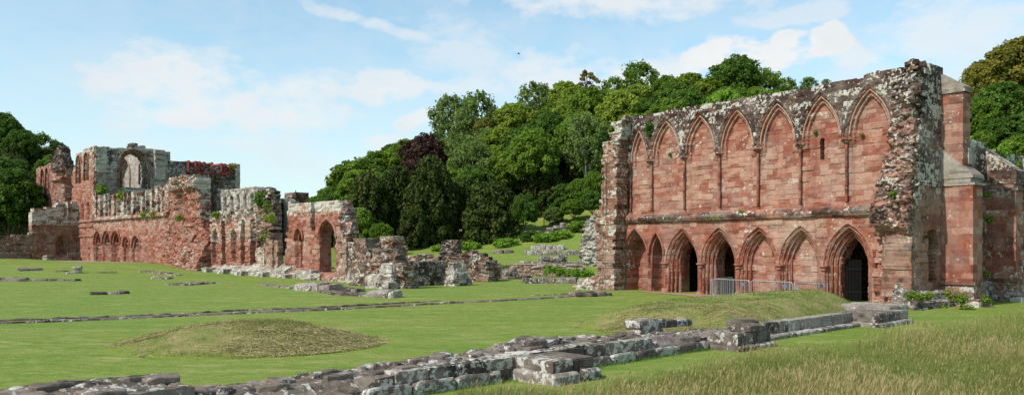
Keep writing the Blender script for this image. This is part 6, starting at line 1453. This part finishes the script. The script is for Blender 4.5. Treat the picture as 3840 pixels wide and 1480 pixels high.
def meadow():
    rg = np.random.default_rng(4)
    # the mown edge of the tall grass, as ground points
    E = [ground(px, py) for px, py in ((2050, 1476), (2230, 1462), (2480, 1400), (2700, 1352), (2980, 1318), (3250, 1262), (3500, 1220), (3840, 1168), (4100, 1150))]
    ex = np.array([e[0] for e in E]); ey = np.array([e[1] for e in E])
    n = 900000; Y = 11.5+28*rg.random(n)**1.35; X = -1+rg.random(n)*27
    edge = np.interp(X, ex, ey)
    dist = edge-Y+1.9*fbm(X*.55, Y*.55, 0, 3)+.8*fbm(X*1.8, Y*1.8, 0, 4)
    dens = np.clip(900/(1+(Y/15)**2.6), 60, 900)/900
    keep = (dist > 0) & (rg.random(n) < dens*np.clip(.25+dist/2.2, 0, 1)*.9) & (np.abs(X) < .70*Y+1.5)
    X, Y, dist = X[keep], Y[keep], dist[keep]; n = len(X); Z = gz(X, Y)-.01
    pn = fbm(X*.35, Y*.5, 0, 8); H = (.13+.38*rg.random(n)**1.6)*np.clip(.45+dist/2.5, .4, 1)*(1+.55*pn+.35*fbm(X*1.3, Y*1.3, 0, 18))
    W = .004+.004*rg.random(n); lean = .15+.5*rg.random(n)**2; az = rg.normal(.4, .9, n)+2.2*fbm(X*.6, Y*.6, 0, 28)
    c0 = np.clip(.16+.12*rg.normal(size=n)+.35*pn, 0, 1); c1 = np.clip(.48+.22*rg.normal(size=n)+.7*pn+.3*fbm(X*1.2, Y*1.2, 0, 38), 0, 1)
    blades('tall_grass', X, Y, Z, H, W, lean, az, c0, c1, L_STRAW, 'tall unmown seeding grass', rg, True)
    # cut hay lying on the mounds
    for (o, fr, hf), a, b, m, sd in ((md1, 4.8, 3.9, 46000, 1), (md2, 8.0, 6.4, 52000, 2)):
        S = (rg.random(m)*2-1)*a; D = (rg.random(m)*2-1)*b; h = hf(S, D); x, y = fr.xy(S, D); q = fbm(x*.9, y*.9, 0, 40+sd); 
        rim = (h > .0)*(h < .22); k = (h > -.1)*((h > .0) | (q > .35)) & (rg.random(m) < np.clip(.12+1.6*q+.35*rim, .02, 1)*np.where(h > 0, 1, 0))
        if sd == 2: k &= rg.random(m) < np.clip(.85-.13*(S+2), .10, 1)
        S, D, x, y, h = S[k], D[k], x[k], y[k], h[k]; m2 = len(S); Z = gz(x, y)+h+.045*fbm(x*1.6, y*1.6, 0, 9)*np.clip(h*4, 0, 1)+.012+.03*rg.random(m2)
        az = rg.random(m2)*6.28; l = .05+.16*rg.random(m2); w = .0028+.0025*rg.random(m2)
        ux, uy = np.cos(az), np.sin(az); e = .02
        def zz(xx, yy):
            s = (xx-fr.o[0])*fr.u[0]+(yy-fr.o[1])*fr.u[1]; d = (xx-fr.o[0])*fr.n[0]+(yy-fr.o[1])*fr.n[1]; hh = hf(s, d); return gz(xx, yy)+hh+.045*fbm(xx*1.6, yy*1.6, 0, 9)*np.clip(hh*4, 0, 1)+.02
        A0 = np.stack([x-ux*l, y-uy*l, zz(x-ux*l, y-uy*l)+.02*rg.random(m2)], -1); B0 = np.stack([x+ux*l, y+uy*l, zz(x+ux*l, y+uy*l)+.05*rg.random(m2)], -1); sd_ = np.stack([-uy*w, ux*w, w*.8], -1)
        V = np.stack([A0-sd_, A0+sd_, B0+sd_, B0-sd_], 1).reshape(-1, 3); lf = np.repeat(np.clip(.55+.22*rg.normal(size=m2), 0, 1), 4)
        struct(build('hay', V, [np.arange(4*m2).reshape(m2, 4)], L_HAY, None, extra={'lf': lf}), 'stuff', 'dry cut hay lying on the mound', 'hay')
        # green regrowth on the mounds
        m = 50000; S = (rg.random(m)*2-1)*a; D = (rg.random(m)*2-1)*b; h = hf(S, D); x, y = fr.xy(S, D); q = fbm(x*.8, y*.8, 0, 50+sd); k = (h > .03) & (rg.random(m) < np.clip(.35+1.6*q, .05, 1)); x, y, h = x[k], y[k], h[k]; m2 = len(x)
        Z = gz(x, y)+h+.045*fbm(x*1.6, y*1.6, 0, 9)*np.clip(h*4, 0, 1)-.01
        blades('mound_grass', x, y, Z, .04+.09*rg.random(m2), .008+.006*rg.random(m2), .3+.6*rg.random(m2), rg.random(m2)*6.28, np.clip(.25+.1*rg.normal(size=m2), 0, 1), np.clip(.5+.25*rg.normal(size=m2), 0, 1), L_TURF if sd == 2 else L_STRAW, 'rough grass growing through the mown bank', rg)
    # taller grass left uncut along the foot of the near wall
    m = 5000; s = rg.uniform(-9, 19, m); x, y = U3.xy(s, np.where(rg.random(m) < .6, .22, -1.55)+rg.normal(0, .07, m)); n = m
    blades('wall_foot_grass', x, y, gz(x, y)-.01, .05+.09*rg.random(n), .008+.005*rg.random(n), .4+.5*rg.random(n), rg.random(n)*6.28, np.clip(.25+.1*rg.normal(size=n), 0, 1), np.clip(.55+.2*rg.normal(size=n), 0, 1), L_TURF, 'longer grass along the foot of the near wall', rg)
meadow()
M_YEL = plain('yellow petals', (.62, .46, .02), .7); M_STEM = plain('flower stem', (.08, .14, .03), .8)
for k, (px, py) in enumerate(((2458, 1440), (2472, 1446), (2602, 1442), (2612, 1448), (2665, 1452), (2740, 1456), (2718, 1380), (2925, 1454), (2982, 1452), (3440, 1324), (2712, 1386))):
    x, y = ground(px, py+36); g = float(gz(x, y)); A_ = Acc(); root = tag(empty('buttercup', (x, y, g)), 'small yellow wild flower standing in the tall seeding grass', 'flower', 'yellow flowers in the tall grass')
    h = (36/FPX)*y; tube(A_, [(0, 0, 0), (.01, 0, h*.6), (.0, .01, h)], .003, 4); A_.build('stem', M_STEM, root)
    A_ = Acc()
    for q in range(5):
        c, s = math.cos(q*1.257), math.sin(q*1.257); A_.add([(0, .01, h), (.02*c-.012*s, .01+.02*s+.012*c, h+.012), (.036*c, .01+.036*s, h+.02), (.02*c+.012*s, .01+.02*s-.012*c, h+.012)], [[(0, 1, 2, 3)]])
    A_.build('petals', M_YEL, root)
# wooden rail fence on the slope
def fence():
    root = tag(empty('rail_fence'), 'weathered wooden post and rail fence low on the wooded slope', 'fence')
    P = [ground(px, py) for px, py in ((2040, 850), (2062, 843), (2084, 836), (2106, 829))]
    for x, y in P:
        A_ = Acc(); g = float(gz(x, y)); bar(A_, (x, y, g-.2), (x, y, g+1.25), .14); A_.build('post', M_WOOD, root)
    for (a, b), (c, d) in zip(P[:-1], P[1:]):
        for h in (.6, 1.1):
            A_ = Acc(); bar(A_, (a, b, float(gz(a, b))+h), (c, d, float(gz(c, d))+h), .1, .06); A_.build('rail', M_WOOD, root)
fence()
def bird():
    Yb = 70; x = (1945-CX)/FPX*Yb; z = EYE+(HY-203)/FPX*Yb; root = tag(empty('bird', (x, Yb, z)), 'small dark bird gliding high in the sky', 'bird')
    A_ = Acc(); tube(A_, [(-.13, 0, 0), (-.09, 0, .0), (0, 0, .0), (.07, 0, .01), (.11, 0, .02), (.14, 0, .015)], .03, 7, flare=[.3, .6, 1, .8, .7, .2])
    for sg in (-1, 1):
        A_.add([(-.03, 0, .02), (.06, 0, .02), (.05, sg*.16, .07), (-.04, sg*.3, .05), (-.06, sg*.15, .06)], [[(0, 1, 2), (0, 2, 4), (4, 2, 3)]])
    A_.add([(-.12, 0, .01), (-.2, .03, 0), (-.2, -.03, 0)], [[(0, 1, 2)]])
    A_.build('body', M_BLK, root)
bird()
